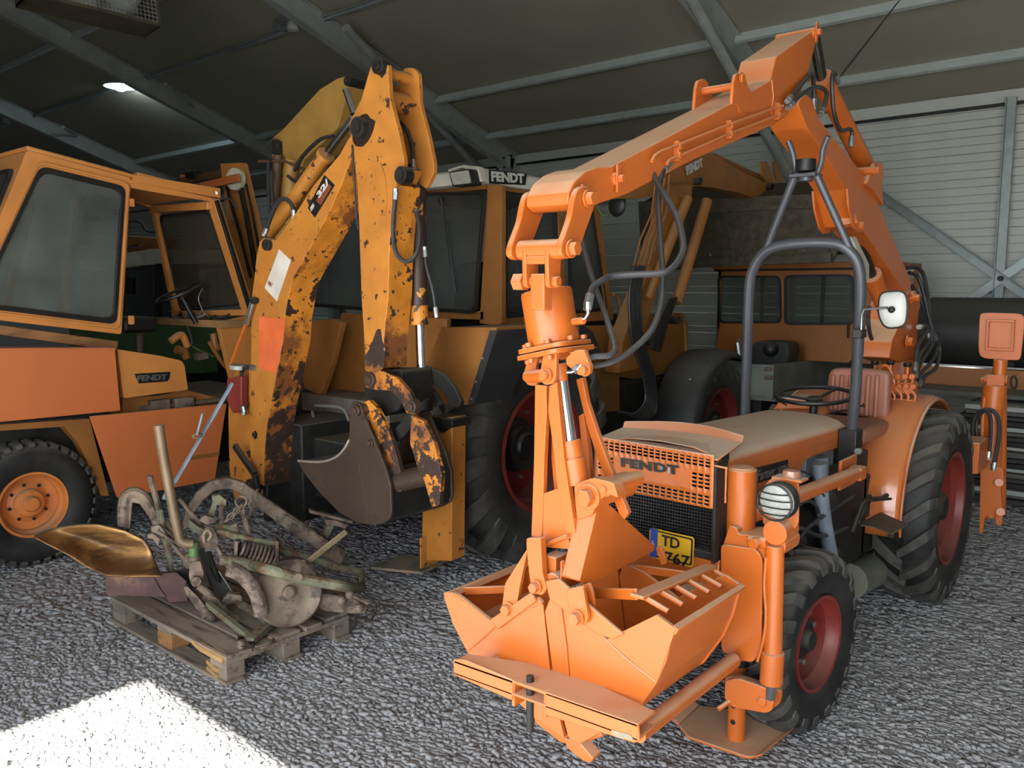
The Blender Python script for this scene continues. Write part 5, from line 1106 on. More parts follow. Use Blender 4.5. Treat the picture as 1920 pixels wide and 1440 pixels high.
# swing post, stabiliser leg
bh('swing_post',[(446,690),(468,686),(470,760),(470,880),(494,915),(492,938),(440,935),(430,880),(428,770),(432,715)],v=Y0+.05,th=.22,r=.01)
boss(BH,478,815,Y0+.0,.03,.1); boss(BH,467,911,Y0-.03,.045,.3)
hose(BH,[(478,690),(462,688),(453,700),(452,740),(458,772)],1,Y0+.0,Y0+.0,r=.014)
MB().prism([PY(a,b,Y0-.02) for a,b in ((425,710),(452,705),(452,770),(436,775),(426,755))],(0,.05,0)).build('latch_casting',CAST,BH,bevel=.006)
MB().cyl(PY(448,692,Y0),PY(448,684,Y0),.06,20).build('post_cap',GALD,BH)
MB().beam(PY(440,835,Y0-.05),PY(478,890,Y0-.05),.03,.04).beam(PY(478,890,Y0-.05),PY(484,925,Y0-.05),.03,.04).build('lock_bar',DARKM,BH,bevel=.006)
MB().beam(PY(473,568,Y0-.03),PY(461,608,Y0-.03),.02,.035).build('tie_fork',ZINC,BH,bevel=.003); MB().beam(PY(461,608,Y0-.03),PY(430,693,Y0-.03),.018,.018).build('tie_rod',ORD,BH,bevel=.002)
boss(BH,472,563,Y0-.04,.022,.1)
ys=3.46
MB().prism([PY(a,b,ys) for a,b in ((795,785),(848,782),(846,1052),(790,1052))],(0,.12,0)).build('stabiliser_leg',WORN,BH,bevel=.006)
MB().prism([PY(a,b,ys-.02) for a,b in ((806,780),(848,786),(848,800),(828,812),(806,800))],(0,.16,0)).build('leg_head',DARKM,BH,bevel=.006)
MB().box(PY(786,1008,ys-.05),PY(822,1055,ys+.1)).build('leg_shoe',WORN,BH,bevel=.004)
q=[PZ(a,b,.02) for a,b in ((730,1070),(790,1046),(872,1054),(826,1080))]; q=[p+V((0,-.16,.05)) for p in q]; MB().prism(q,(0,0,.02)).build('stabiliser_foot',mat('worn_foot','#8d8470',.7,.2,var=.3,chips=[('#a8793a',6,.55,.6)]),BH,bevel=.004)
MB().box((-5.35,3.3,.5),(-3.75,3.6,.9)).box((-4.9,3.2,.35),(-4.5,3.7,1.0)).build('swing_frame',DARKM,BH,bevel=.01)
MB().box(PY(500,905,Y0+.02),PY(560,960,Y0+.3)).build('boom_foot',DARKM,BH,bevel=.01)
for pts in ([(560,830),(590,842),(640,838),(652,826)],[(585,770),(592,800),(604,840)],[(590,760),(640,765),(655,790)]):
    MB().tube(curve([PY(a,b,3.45) for a,b in pts]),.010,8).build('loose_hose',mat('grey_hose','#6d6a64',.6) if 'grey_hose' not in MATS else MATS['grey_hose'],BH,bevel=0)
# ================================================================ second, mustard arm further back
MA=thing('digger_boom','faded mustard digger boom standing behind the worn excavator arm, upper left of centre','excavator arm',(-5.7,4.2,2.2))
FM=mat('mustard_paint','#a07a38',.6,var=.15,vs=4,bump=.05,dust=('#7d6c50',.6),chips=[('#6b5228',4,.66,.75)])
def ma(name,pts,v=3.75,th=.22,m=FM,r=.01,**k): return plate_on(name,pts,1,v,th,m,MA,r=r,**k)
ma('boom_head',[(633,147),(647,143),(656,152),(652,170),(633,240),(612,262),(570,300),(556,350),(540,420),(536,452),(514,452),(512,300),(506,275),(512,258),(533,240),(600,167)])
p=PY(650,151,3.73); MB().cyl(p,p+V((0,.28,0)),.035,20).cyl(p+V((0,-.01,0)),p,.02,16).build('pivot_pin',DARKM,MA)
MB().ball(PY(516,275,3.72),.06).box(PY(508,262,3.65),PY(530,290,3.75)).build('valve',DARKM,MA,bevel=.005,kind='stuff')
MB().cyl(PY(522,290,3.70),PY(514,380,3.70),.035,14).build('cylinder',mat('rusty_brown','#5c4027',.6,var=.3,bump=.1),MA); MB().cyl(PY(548,300,3.70),PY(540,420,3.70),.05,16).build('cylinder',FM,MA)
MB().beam(PY(486,303,3.66),PY(535,302,3.66),.02,.02).beam(PY(535,302,3.66),PY(577,322,3.66),.02,.02).build('rusty_bar',MATS['rusty_brown'],MA,bevel=.002)
for pts in ([(503,300),(503,350),(506,392),(512,412)],[(552,320),(570,290),(600,262),(625,255)],[(540,330),(556,340),(566,325)],[(508,320),(511,370),(520,410)]):
    MB().tube(curve([PY(a,b,3.62) for a,b in pts]),.013,8).build('hose',HOSE,MA,bevel=0)
MB().cyl(PY(527,452,3.85),PY(520,640,3.85),.09,14).build('mast_tube',FM,MA)
# ================================================================ the orange tool carrier with an open cab at the left
TL=thing('tool_carrier','orange tool carrier with a tilted open cab and flat side panels, at the far left','tractor',(-6.6,2.8,0))
XS=-6.1
def tl(name,pts,v=XS,th=-.04,m=CABO,r=.01,ax=0,par=None,**k): return plate_on(name,pts,ax,v,th,m,par or TL,r=r,**k)
def frame(name,outer,inner,ax,v,th,m,par,ro=.02,ri=.06,n=5,bevel=.004):
    o=roundpoly([on(a,b,ax,v) for a,b in outer],ro,n); i=roundpoly([on(a,b,ax,v) for a,b in inner],ri,n); e=[0,0,0]; e[ax]=th
    return ring(o,i,e,MB()).build(name,m,par,bevel=bevel)
O=[(51,281),(246,333),(228,627),(-75,592)]; I=[(76,311),(236,350),(219,608),(-48,575)]
dr=frame('door',O,I,0,XS,-.05,CABO,TL)
def sc_(P,k): cx=sum(p[0] for p in P)/4; cy=sum(p[1] for p in P)/4; return [(cx+(a-cx)*k,cy+(b-cy)*k) for a,b in P]
frame('door_moulding',sc_(I,1.07),sc_(I,1.03),0,XS+.012,-.012,CABO,dr,.05,.05)
frame('door_seal',sc_(I,1.005),sc_(I,.93),0,XS+.006,-.02,BLK,dr,.06,.07)
q,e=px_plate(sc_(I,.95),0,XS-.01,-.006,.06,5); MB().prism(q,e).build('door_glass',GLASS,dr,bevel=0)
for y in (372,592): MB().box(PX(243,y,XS+.01),PX(249,y+16,XS-.02)).build('hinge',CABO,dr,bevel=.002)
# roof panels
a,b,c=PX(51,281,XS),PX(252,334,XS),PX(413,368,XS); W=V((-1.2,0,0))
MB().prism([a,a+W,b+W,b],(0,.0,.03)).build('roof_panel',CABO,TL,bevel=.01)
b2=PX(258,330,XS)
MB().prism([b2,b2+W,c+W+V((0,0,-.0)),c],(0,0,.03)).build('roof_panel',CABO,TL,bevel=.01)
tl('roof_rail',[(250,328),(258,328),(413,353),(414,372),(256,342),(250,338)],v=XS+.012,th=-.05,r=.003)
tl('roof_gutter',[(244,338),(412,374),(410,380),(300,362),(246,352)],v=XS,th=-.04,r=.003)
MB().cyl(PX(405,362,XS+.014),PX(405,362,XS-.02),.014,12).build('bolt',ZINC,TL,bevel=0)
# rear face left of the door
a0=PX(51,283,XS); yr_=a0.y
ol=[(51,281),(-60,308),(-120,560),(-75,592),(-20,430)]
P=[PY(x,y,yr_) for x,y in ((51,283),(-80,318),(-90,640),(-10,605))]
MB().prism([PX(51,283,XS-.002),PX(51,283,XS-.002)+V((-1.2,0,.0)),PX(-75,592,XS-.002)+V((-1.2,0,0)),PX(-75,592,XS-.002)],(0,.03,0)).build('front_wall',CABO,TL)
q=[PX(51,283,XS-.002)+V((x,-.012,0))+(PX(-75,592,XS-.002)-PX(51,283,XS-.002))*t for x,t in ((-.08,.10),(-1.1,.10),(-1.1,.72),(-.08,.72))]
q=roundpoly(q,.08,5); MB().prism(q,(0,.01,0)).build('front_glass',GLASSD,TL,bevel=0)
ring(q,[p+(sum(q,V())/len(q)-p)*.06 for p in q],(0,-.015,0),MB()).build('glass_seal',BLK,TL,bevel=.003)
MB().box(PX(51,283,XS)+V((-.15,-.03,-.12)),PX(51,283,XS)+V((-.30,-.0,-.09))).build('roof_catch',ZINC,TL,bevel=.003)
# pillars of the open side and the windscreen
n0=PX(399,374,XS);n1=PX(468,590,XS+.0);f0=PX(290,386,-7.25);f1=PX(334,598,-7.25)
def bmp(name,p,q_,w,h,m=CABO,par=None,**k): return MB().beam(p,q_,w,h,**k).build(name,m,par or TL,bevel=.006)
bmp('windscreen_pillar',n0,n1,.11,.06); bmp('windscreen_pillar',f0,f1,.06,.06)
MB().beam(PX(405,376,XS+.06),PX(472,590,XS+.06),.03,.03).build('pillar_seal',BLK,TL,bevel=.003)
bmp('screen_header',n0+V((0,0,-.05)),f0+V((0,0,-.03)),.10,.06); bmp('screen_sill',n1+V((0,-.03,.02)),f1+V((0,-.03,.05)),.07,.05)
g=[f0+(f1-f0)*.08+V((.07,0,0)),n0+(n1-n0)*.08+V((-.09,0,0)),n1+V((-.09,0,.08)),f1+V((.07,0,.08))]
nn=(g[1]-g[0]).cross(g[2]-g[0]).normalized()
q=roundpoly(g,.07,5); MB().prism(q,nn*.006).build('windscreen',mat('brown_reflection_screen','#4f4334',.15,var=.3,vs=1.5,trans=.45),TL,bevel=0)  # brown of the reflections is painted into the glass colour
ring(q,[p+(sum(q,V())/len(q)-p)*.04 for p in q],nn*-.02,MB()).build('screen_seal',BLK,TL,bevel=.002)
for t in ((386,540),(378,562)): MB().ball(PX(*t,XS-.55),.016,8).build('rubber_stop',BLK,TL,bevel=0)
# far side of the cab
bmp('far_pillar',PX(142,375,-7.25),PX(118,590,-7.25),.09,.05); bmp('far_rail',PX(40,300,-7.25),PX(290,386,-7.25),.05,.06)
bmp('far_pillar',PX(60,380,-7.25),PX(10,575,-7.25),.05,.05)
MB().box((-6.9,2.9,2.42),(-6.78,3.0,2.52)).build('cab_lamp',ZINC,TL,bevel=.01)
# dash, wheel, seat
z=PX(400,600,XS).z
zd=PX(452,600,-6.15).z
MB().box((-7.2,3.62,zd-.06),(-6.15,3.9,zd)).build('dash_shelf',mat('dusty_orange_shelf','#9c7448',.75,var=.2,bump=.1,dust=('#8c7c66',.9)),TL)
MB().prism([V((-6.18,3.62,zd-.02)),V((-6.18,3.95,zd+.05)),V((-6.18,3.95,1.0)),V((-6.18,3.75,1.0))],(-.05,0,0)).build('dash_side',CABO,TL)
rn=random.Random(3)
for k in range(14):
    p=V((rn.uniform(-7.1,-6.25),rn.uniform(3.62,3.8),zd+.01)); d=V((rn.uniform(-1,1),rn.uniform(-1,1),rn.uniform(0,.6))).normalized()
    MB().cyl(p,p+d*rn.uniform(.04,.10),rn.uniform(.006,.016),8).build('loose_fitting',DARKM if k%2 else ZINC,TL,bevel=0)
c=PX(337,548,-6.55)
steer(TL,c,.2,(-.1,-.42,1),col_to=PX(368,606,-6.5),tr=.012)
MB().prism(rrect(PX(232,625,-6.5),PX(296,622,-6.5),PX(232,596,-6.5),.03),(-.4,0,0)).build('seat',BLK,TL,bevel=.03,seg=3)
MB().cyl(PX(262,625,-6.7),PX(262,660,-6.7),.03,12).build('seat_post',RUST,TL)
for pts,rr,mm in (([(320,640),(340,628),(352,650)],.03,CABO),([(345,640),(380,660),(400,668)],.012,GRNP),([(352,612),(360,640),(352,660)],.014,DARKM),([(392,640),(410,670),(425,690)],.018,AM),([(400,625),(405,650),(420,648)],.03,AM),([(330,655),(345,660),(350,672)],.035,AM),([(420,640),(440,655),(440,690)],.02,AM),([(365,600),(380,585),(395,600)],.004,ZINC),([(383,590),(372,560),(380,540)],.003,ZINC)):
    MB().tube(curve([PX(x,y,-6.5) for x,y in pts]),rr,10).build('linkage',mm,TL,bevel=0)
MB().box((-7.3,2.9,.98),(-6.05,4.15,1.01)).build('floor_plate',mat('dirty_floor_plate','#6d5c48',.85,var=.25,bump=.15),TL)
tl('brake_box',[(368,662),(388,660),(392,672),(372,676)],v=-6.45,th=-.06,m=RUST)
# propping beam
MB().prism([PX(x,y,XS-.03) for x,y in ((-40,605),(3,610),(222,640),(220,658),(-40,622))],(-.1,0,0)).build('timber_beam',WOODB,TL,bevel=.004)
# flat panels
XO=-5.96
tl('side_panel',[(-60,657),(216,655),(226,770),(-60,797)],v=XO,th=-.02,m=PANEL,r=.006)
MB().prism([PX(-60,657,XO),PX(216,655,XO),PX(216,655,XO)+V((-.25,-.0,0)),PX(-60,657,XO)+V((-.25,0,0))],(0,0,.012)).build('panel_top',PANEL,TL)
bx=tl('battery_box',[(221,655),(300,667),(340,676),(346,684),(353,731),(232,747)],v=-6.0,th=-.35,m=CABO,r=.012)
q=[PX(x,y,-5.996) for x,y in ((252,701),(319,697),(317,709),(313,715),(260,719))]; MB().prism(q,(.004,0,0)).build('badge',INK,bx,bevel=.001)
q=[PX(x,y,-5.99) for x,y in ((257,715),(313,712),(257,704))]; text('FENDT',q[0],q[1],q[2],ZINC,bx,bold=.05,depth=.001)
tl('side_panel',[(170,781),(425,757),(403,900),(222,934)],v=-5.9,th=-.03,m=PANEL,r=.01)
tl('panel_groove',[(357,855),(412,847),(411,855),(358,863)],v=-5.897,th=-.004,m=AM,r=.003)
tl('chassis_rail',[(-60,800),(168,785),(205,930),(190,930),(165,870),(148,832),(120,800),(-60,812)],v=-6.05,th=-.1,m=AM,r=.01)
MB().box((-7.3,1.75,.45),(-6.2,4.2,.95)).build('chassis',DARKM,TL,bevel=.01)
tl('chassis_bracket',[(230,745),(300,742),(345,730),(425,750),(425,764),(230,780)],v=-6.1,th=-.3,m=AM)
for a,b in ((285,752),(330,748)): MB().box(PX(a,b,-6.03),PX(a+14,b+12,-6.2)).build('rubber_mount',RUST,TL)
wheel(TL,(-6.13,2.10,.43),.435,.27,.215,34,RIMO,1,lugh=.022,nuts=0,dish=.07,road=True,lugw=.034,tm=RUB,hubmat=RIMO)
wheel(TL,(-7.35,2.10,.435),.445,.27,.215,34,RIMO,-1,lugh=.022,nuts=0,dish=.07,road=True,lugw=.034,tm=RUB,visible_lugs=False,hubmat=RIMO)
wh=[o for o in bpy.data.objects if o.name.startswith('rim') and o.parent and o.parent.parent==TL][0]
for k in range(8):
    a=2*math.pi*k/8+.2; p=V((-6.13+.27*.36-.07+.004,2.10+math.cos(a)*.125,.435+math.sin(a)*.125)); MB().cyl(p,p+V((.006,0,0)),.011,12).build('wheel_nut',DARKM,wh.parent,bevel=0)
# lifting mast behind the cab
ML=thing('lift_mast','orange lifting mast with white pulley and black cables behind the open cab','mast',(-6.6,4.4,0))
ym_=4.35
def mm(name,pts,v=ym_,th=.06,m=CABO,r=.005,**k): return plate_on(name,pts,1,v,th,m,ML,r=r,**k)
mm('mast_rail',[(430,308),(453,305),(475,400),(510,560),(520,640),(488,640),(470,540),(450,430)])
mm('mast_rail',[(413,308),(432,306),(452,440),(480,640),(458,640),(432,450)],v=ym_+.02)
mm('mast_plate',[(413,307),(452,305),(460,345),(418,350)],v=ym_-.02,th=.02)
mm('cross_plate',[(424,390),(470,385),(474,408),(428,414)],v=ym_-.02,th=.02)
for d in (0,8,22): MB().tube([PY(a+d*.7,b,ym_-.05) for a,b in ((446,345),(458,400),(476,500),(492,570))],.012,6).build('cable',BLK,ML,bevel=0)
MB().tube([PY(a,b,ym_-.06) for a,b in ((425,350),(438,400),(450,440),(470,520))],.016,6).build('belt',BLK,ML,bevel=0)
p=PY(442,336,ym_-.08); MB().lathe([(.10,-.02),(.10,-.01),(.088,0),(.10,.01),(.10,.02),(.04,.022)],p,(0.3,-1,0),28).build('pulley',mat('cream_plastic','#c9cbb0',.5),ML,bevel=.002)
MB().beam(PY(378,350,ym_-.14),PY(448,333,ym_-.14),.03,.07).build('pulley_arm',PANEL,ML); MB().beam(PY(335,342,ym_),PY(415,326,ym_),.05,.07).build('top_rail',MATS['rusty_brown'],ML)
MB().box(PY(340,327,ym_),PY(351,341,ym_+.08)).build('stop_block',PANEL,ML); MB().cyl(PY(355,328,ym_),PY(372,328,ym_),.05,14).build('roller',DARKM,ML)
MB().tube(curve([PY(a,b,ym_-.1) for a,b in ((420,375),(430,372),(438,384),(444,392))]),.008,6).build('loose_wire',ZINC,ML,bevel=0)
# green tractor far behind
GT=thing('tractor','dark green tractor with dusty white cab roof, half hidden behind the open cab','tractor',(-9.6,5.6,0))
yg=5.4
def gt(name,pts,v=yg,th=.4,m=GRNP,r=.03,**k): return plate_on(name,pts,1,v,th,m,GT,r=r,**k)
gt('cab_roof',[(150,488),(195,480),(290,466),(368,468),(372,495),(300,494),(240,500),(195,508),(150,505)],th=1.3,m=WROOF,v=yg)
gt('cab_window',[(150,505),(195,508),(300,495),(370,495),(375,600),(150,600)],v=yg+.1,th=.02,m=GLASSD)
gt('cab_body',[(150,505),(158,505),(158,600),(150,600)],m=BLK); gt('cab_post',[(290,494),(296,494),(296,600),(290,600)],m=BLK,th=.06)
gt('bonnet',[(130,598),(300,594),(380,592),(380,700),(130,700)],v=yg-.2,th=.8)
gt('mirror',[(236,520),(248,520),(247,552),(235,552)],v=yg-.3,th=.05,m=BLK,r=.01)
MB().box((-10.3,yg,.5),(-8.3,yg+1,1.0)).build('chassis',DARKM,GT)
wheel(GT,(-9.9,yg+.3,.6),.6,.35,.3,16,RED,-1,nuts=0,visible_lugs=False); wheel(GT,(-8.3,yg+.3,.6),.6,.35,.3,16,RED,1,nuts=0,visible_lugs=False)
# orange machine glimpsed above it
FB=thing('folded_arm','amber folded machine arm above the green tractor roof, seen through the cab','machine arm',(-9,6.6,2.0))
MB().beam(PY(150,447,6.5),PY(320,462,6.5),.18,.22).build('arm',AM,FB); MB().beam(PY(250,470,6.5),PY(330,470,6.5),.2,.12).build('arm_bracket',AM,FB)
MB().tube(curve([PY(a,b,6.4) for a,b in ((240,415),(262,416),(275,432),(300,436))]),.02,6).build('hose',HOSE,FB,bevel=0)
MB().cyl(PY(238,464,6.3),PY(262,461,6.3),.02,10).build('rod',CHR,FB,bevel=0)
MB().cyl(PY(280,465,6.7),(PY(280,465,6.7).x,6.7,0),.05,8).build('arm_post',AM,FB)
# ================================================================ pallet and old plough
PA=thing('pallet','weathered grey wooden pallet with a split front board, under the rusty plough','pallet',(-4.1,2.35,0))
x0,x1=-4.66,-3.47
for i,(ya,yb_2) in enumerate(((2.0,2.145),(2.165,2.26),(2.285,2.43),(2.455,2.56),(2.59,2.74))):
    dx=(0,.02,-.015,.01,-.02)[i]; MB().box((x0+dx,ya,.122),(x1+dx*.5,yb_2,.144)).build('top_board',WOODP,PA,bevel=.003)
for x in (x0,x0+.52,x1-.145):
    MB().box((x,2.0,.10),(x+.145,2.74,.122)).build('cross_board',WOODP,PA,bevel=.002)
    for y in (2.0,2.32,2.64): MB().box((x,y,.022),(x+.145,y+.10,.10)).build('block',WOODP if (x,y)!=(x0+.52,2.0) else WOODB,PA,bevel=.003)
for y in (1.985,2.32,2.64): MB().box((x0-.03,y,0),(x1+.02,y+.10,.022)).build('bottom_board',WOODP,PA,bevel=.003)
MB().prism([V((-3.78,1.997,.143)),V((-3.70,1.992,.13)),V((-3.48,1.985,.135)),V((-3.48,2.01,.146)),V((-3.70,2.015,.146))],(0,0,-.02)).build('split_edge',WOODY,PA,bevel=.001,label='fresh yellow split edge')
for z in (.03,.062): MB().beam(V((-3.66,2.03,z)),V((-3.53,2.03-.02,z)),.05,.02).build('splinter_block',WOODY,PA,bevel=.002)
# plough
P0=V((-4.15,2.42,.3)); NV=V((-math.sin(R(60.5)),math.cos(R(60.5)),0))
def pw(x,y,d=0):
    p=PP(x,y,P0+NV*d,NV)
    return p if p.z>.172 else PZ(x,y,.172)      # nothing sinks below the deck boards
PL=thing('plough','rusty old reversible plough with mouldboard, disc wheel and coil spring, lying on the pallet','plough',(-4.1,2.4,.145))
def dz(x,y,z):
    return (PZ(x,y,z)-P0).dot(NV)      # how far back a point of height z stands
D_=dz(541,1112,.335)
def pt(name,pts,d,r,m=RUST,n=10,sm=True,ds=None,**k):
    Q=[pw(x,y,(d if ds is None else ds[i])) for i,(x,y) in enumerate(pts)]
    return MB().tube(curve(Q,5) if sm and len(Q)>2 else Q,r,n).build(name,m,PL,bevel=0,**k)
def pb(name,pts,d,th=.03,m=RUST,r=.006,**k): 
    q=[pw(x,y,d) for x,y in pts]; q=roundpoly(q,r,3); return MB().prism(q,NV*th).build(name,m,PL,bevel=.003,**k)
def pbar(name,a,b,w,h,d0,d1=None,m=RUST,**k):
    return MB().beam(pw(*a,d0),pw(*b,d0 if d1 is None else d1),w,h,up=(0,0,1)).build(name,m,PL,bevel=.003,**k)
# mouldboard: doubly curved sheet
def lerp_pts(P,t):
    L=[0]; 
    for i in range(1,len(P)): L.append(L[-1]+math.dist(P[i],P[i-1]))
    s=t*L[-1]
    for i in range(1,len(P)):
        if s<=L[i]+1e-9: k=(s-L[i-1])/max(L[i]-L[i-1],1e-9); return tuple(P[i-1][j]*(1-k)+P[i][j]*k for j in range(2))
    return P[-1]
T=[(64,1003),(110,989),(180,984),(235,997),(272,1015),(290,1048),(303,1077)]; B=[(66,1006),(100,1024),(135,1042),(165,1062),(200,1078),(250,1080),(303,1079)]
vs=[];nu,nv=28,10
for i in range(nu+1):
    t=i/nu; a=lerp_pts(T,t);b=lerp_pts(B,t)
    for j in range(nv+1):
        s=j/nv; x=a[0]*(1-s)+b[0]*s; y=a[1]*(1-s)+b[1]*s
        d=.16*math.sin(math.pi*s)*math.sin(math.pi*min(1,t*1.1))+.22*(1-t)**2*(1-s)-.12*s-.02*t
        vs.append(pw(x,y,d-.05))
fs=[(i*(nv+1)+j,i*(nv+1)+j+1,(i+1)*(nv+1)+j+1,(i+1)*(nv+1)+j) for i in range(nu) for j in range(nv)]
mb=MB().add(vs,fs).build('mouldboard',SHARE,PL,bevel=0,smooth=80); s_=mb.modifiers.new('s','SOLIDIFY'); s_.thickness=.008
pt('mouldboard_edge',T[:-1],.0,.005,m=RUST,ds=[.17,.12,.06,.0,-.02,-.05])
pb('share',[(200,1078),(286,1078),(300,1104),(312,1120),(200,1116),(196,1090)],-.17,.015,m=RUSTB)
pb('share_point',[(284,1077),(330,1073),(350,1090),(352,1127),(317,1130),(298,1100)],-.16,.02,m=RUSTB,label='purplish brown share point')
pb('landside',[(305,1078),(346,1068),(372,1072),(378,1100),(352,1105)],-.05,.02,m=DARKM)
# legs and beams
pt('handle_pole',[(297,797),(307,860),(318,920),(330,980),(338,1012),(350,1019),(362,1020)],-.16,.026,m=mat('bare_worn_pole','#7d6a52',.5,.35,var=.2,bump=.1),n=14)
pt('curved_leg',[(232,985),(232,950),(238,930),(252,924),(268,932),(284,955),(304,990),(322,1018)],.12,.033,m=RUST)
pb('curved_leg_plate',[(230,930),(248,922),(270,930),(300,975),(290,985),(262,945),(248,942),(244,990),(232,992)],.10,.04)
O_=[(341,985),(350,955),(368,925),(395,902),(425,896),(455,904),(490,928),(560,975),(640,1030),(652,1042)]; I_=[(358,992),(366,960),(382,938),(402,921),(428,917),(448,924),(476,948),(545,998),(622,1050),(640,1056)]
m=MB(); q=[pw(x,y,.18) for x,y in O_+I_[::-1]]; m.prism(q,NV*.05).build('main_beam',RUST,PL,bevel=.006)
for a in ((480,938),(540,982),(557,995),(573,1008),(620,1038),(452,915)): MB().cyl(pw(*a,.17),pw(*a,.18),.014,8).build('beam_bolt',RUST,PL,bevel=.002)
pb('beam_joint',[(527,975),(537,966),(652,1035),(640,1058),(622,1052)],.165,.02)
pbar('flat_bar',(281,892),(300,962),.03,.02,-.02,.02); pbar('flat_bar',(298,955),(323,1075),.04,.02,-.04,.0,m=RUSTG)
m=MB().beam(pw(436,718,.30),pw(327,905,.2),.035,.012).build('blue_grey_lever',BLUEG,PL,bevel=.002,label='pale blue-grey painted lever'); pbar('lever_prong',(380,774),(369,816),.02,.012,.2,m=BLUEG); pbar('lever_prong',(326,904),(306,935),.05,.02,.2,m=BLUEG)
pt('wire_tie',[(360,818),(372,812),(379,817),(368,822),(360,818)],.22,.004)
pt('link_rod',[(336,935),(355,958),(378,985)],.05,.012); pt('tie_rod',[(297,962),(318,990),(330,1010)],.0,.014)
pt('thin_rod',[(294,995),(325,1015),(358,1036)],-.12,.006); pt('thin_rod',[(300,990),(335,1035),(345,1046)],-.1,.010)
pb('hole_plate',[(283,988),(296,984),(322,1001),(326,1012),(300,1004),(284,997)],-.08,.02)
pb('hole_plate',[(276,1003),(286,1000),(300,1010),(296,1024),(286,1010),(277,1010)],-.1,.02)
for a in ((299,995),(311,1001)): MB().cyl(pw(*a,-.085),pw(*a,-.08),.008,8).build('hole',INK,PL,bevel=0)
for k,(a) in enumerate(((352,1044),(346,1058))): pb('bracket_ear',[(342,1040),(358,1038),(362,1060),(352,1068),(343,1060)],-.06+.05*k,.015,m=RUSTG)
MB().cyl(pw(363,1016,-.14),pw(363,1042,-.14),.027,14).build('green_shank',GRNP,PL,bevel=.002,label='short green painted shank'); MB().cyl(pw(363,1042,-.14),pw(364,1062,-.14),.03,12).build('shank_foot',RUST,PL)
pb('clevis',[(356,1055),(376,1052),(382,1075),(380,1092),(372,1096),(358,1095),(354,1080)],-.18,.05); MB().nut(pw(368,1088,-.2),NV*-1,.03,.03).build('clevis_nut',RUST,PL,bevel=.003)
pbar('twin_rod',(376,1030),(404,1106),.03,.03,-.02,m=DARKM); pt('twin_rod',[(391,1035),(417,1110)],-.04,.014,m=DARKM)
pb('hook_plate',[(373,1008),(388,988),(400,990),(410,1012),(408,1022),(388,1033),(372,1022)],-.10,.03); pt('hook',[(384,1018),(382,1002),(390,994),(396,1003),(390,1014)],-.13,.010)
pbar('down_bar',(402,1018),(432,1070),.035,.02,-.06,m=RUST)
pb('t_head',[(397,930),(412,928),(425,938),(424,948),(414,950),(398,940)],.02,.05,m=RUSTG); pbar('t_stem',(404,940),(394,972),.04,.03,.05,m=RUSTG); pbar('t_stem',(415,948),(414,985),.02,.02,.0)
pb('clamp_body',[(355,975),(372,988),(400,1000),(425,990),(444,980),(446,1000),(420,1008),(378,1006),(354,990)],-.02,.06,m=RUSTG)
pt('clamp_drum',[(402,992),(445,996)],-.0,.035,m=RUSTG,n=14,sm=False)
pb('clamp_lug',[(372,976),(385,966),(402,972),(404,980),(388,984)],-.06,.03)
# chain: each link a ring
def link(c,ax1,ax2,par,r=.019):
    MB().tube([c+ax1*math.cos(R(a))*r*1.25+ax2*math.sin(R(a))*r*.75 for a in range(0,360,30)],.0045,6,True).build('chain_link',RUST,par,bevel=0)
def chain(pts,n,d):
    for k in range(n):
        x,y=lerp_pts(pts,(k+.5)/n); x2,y2=lerp_pts(pts,min(1,(k+.9)/n)); c=pw(x,y,d); t=(pw(x2,y2,d)-c).normalized(); s=t.cross(NV).normalized() if k%2 else NV
        link(c,t,s,PL)
chain([(452,948),(440,962),(424,976)],5,-.04); chain([(482,920),(470,940),(473,960),(466,985)],8,.12)
MB().tube([pw(452,940,-.03)+ (V((0,0,1))*math.sin(R(a))+NV.cross(V((0,0,1)))*math.cos(R(a)))*.030 for a in range(0,360,24)],.007,8,True).build('pull_ring',RUST,PL,bevel=0)
pbar('ring_bar',(453,950),(468,1010),.035,.014,-.02)
# coil spring
a=pw(448,1030,-.06);b=pw(516,1046,-.06); d=(b-a); u=d.normalized().cross(NV).normalized(); pts=[]
for k in range(9*16+1): t=k/(9*16); an=2*math.pi*9*t; pts.append(a+d*t+(u*math.cos(an)+NV*math.sin(an))*.052)
MB().tube(pts,.009,6).build('coil_spring',RUST,PL,bevel=0,smooth=80)
MB().cyl(a-d*.12,b+d*.1,.016,10).build('spring_rod',DARKM,PL,bevel=0)
for x in (443,520): pb('spring_plate',[(x-3,1014),(x+3,1016),(x+2,1062),(x-4,1058)],-.11,.10)
pt('upper_rail',[(440,1004),(480,1012),(530,1021)],-.06,.014,m=RUSTG); pt('upper_rail',[(405,998),(425,1000),(446,1008)],-.05,.02,m=RUSTG)
pt('frame_rail',[(522,1032),(560,1042),(600,1052),(640,1066),(678,1072)],.02,.024,m=RUSTG); pt('frame_rail',[(678,1072),(679,1098)],.0,.015,m=RUSTG,sm=False)
pt('frame_rail',[(412,1050),(445,1053),(500,1067),(560,1084),(610,1093),(650,1100),(678,1102)],-.12,.028,m=RUSTG,ds=[-.12,-.16,D_-.07,D_-.09,D_-.08,D_-.05,-.10])
MB().cyl(pw(560,1083,D_-.13),pw(560,1083,D_-.08),.022,12).build('rail_bolt',RUST,PL)
# disc wheel
wc=PZ(541,1112,.335); wn=(NV*-1+V((.12,0,.18))).normalized()
w_o=MB().lathe([(.165,-.015),(.172,.0),(.172,.015),(.162,.026),(.147,.014),(.09,.006),(.045,.02),(.045,.02)],wc,wn,48).build('disc_wheel',RUST,PL,bevel=0,smooth=40)
MB().lathe([(.036,.0),(.034,.05),(.02,.06)],wc+V((0,0,.01)),wn,18).build('wheel_hub',RUST,w_o,bevel=.002)
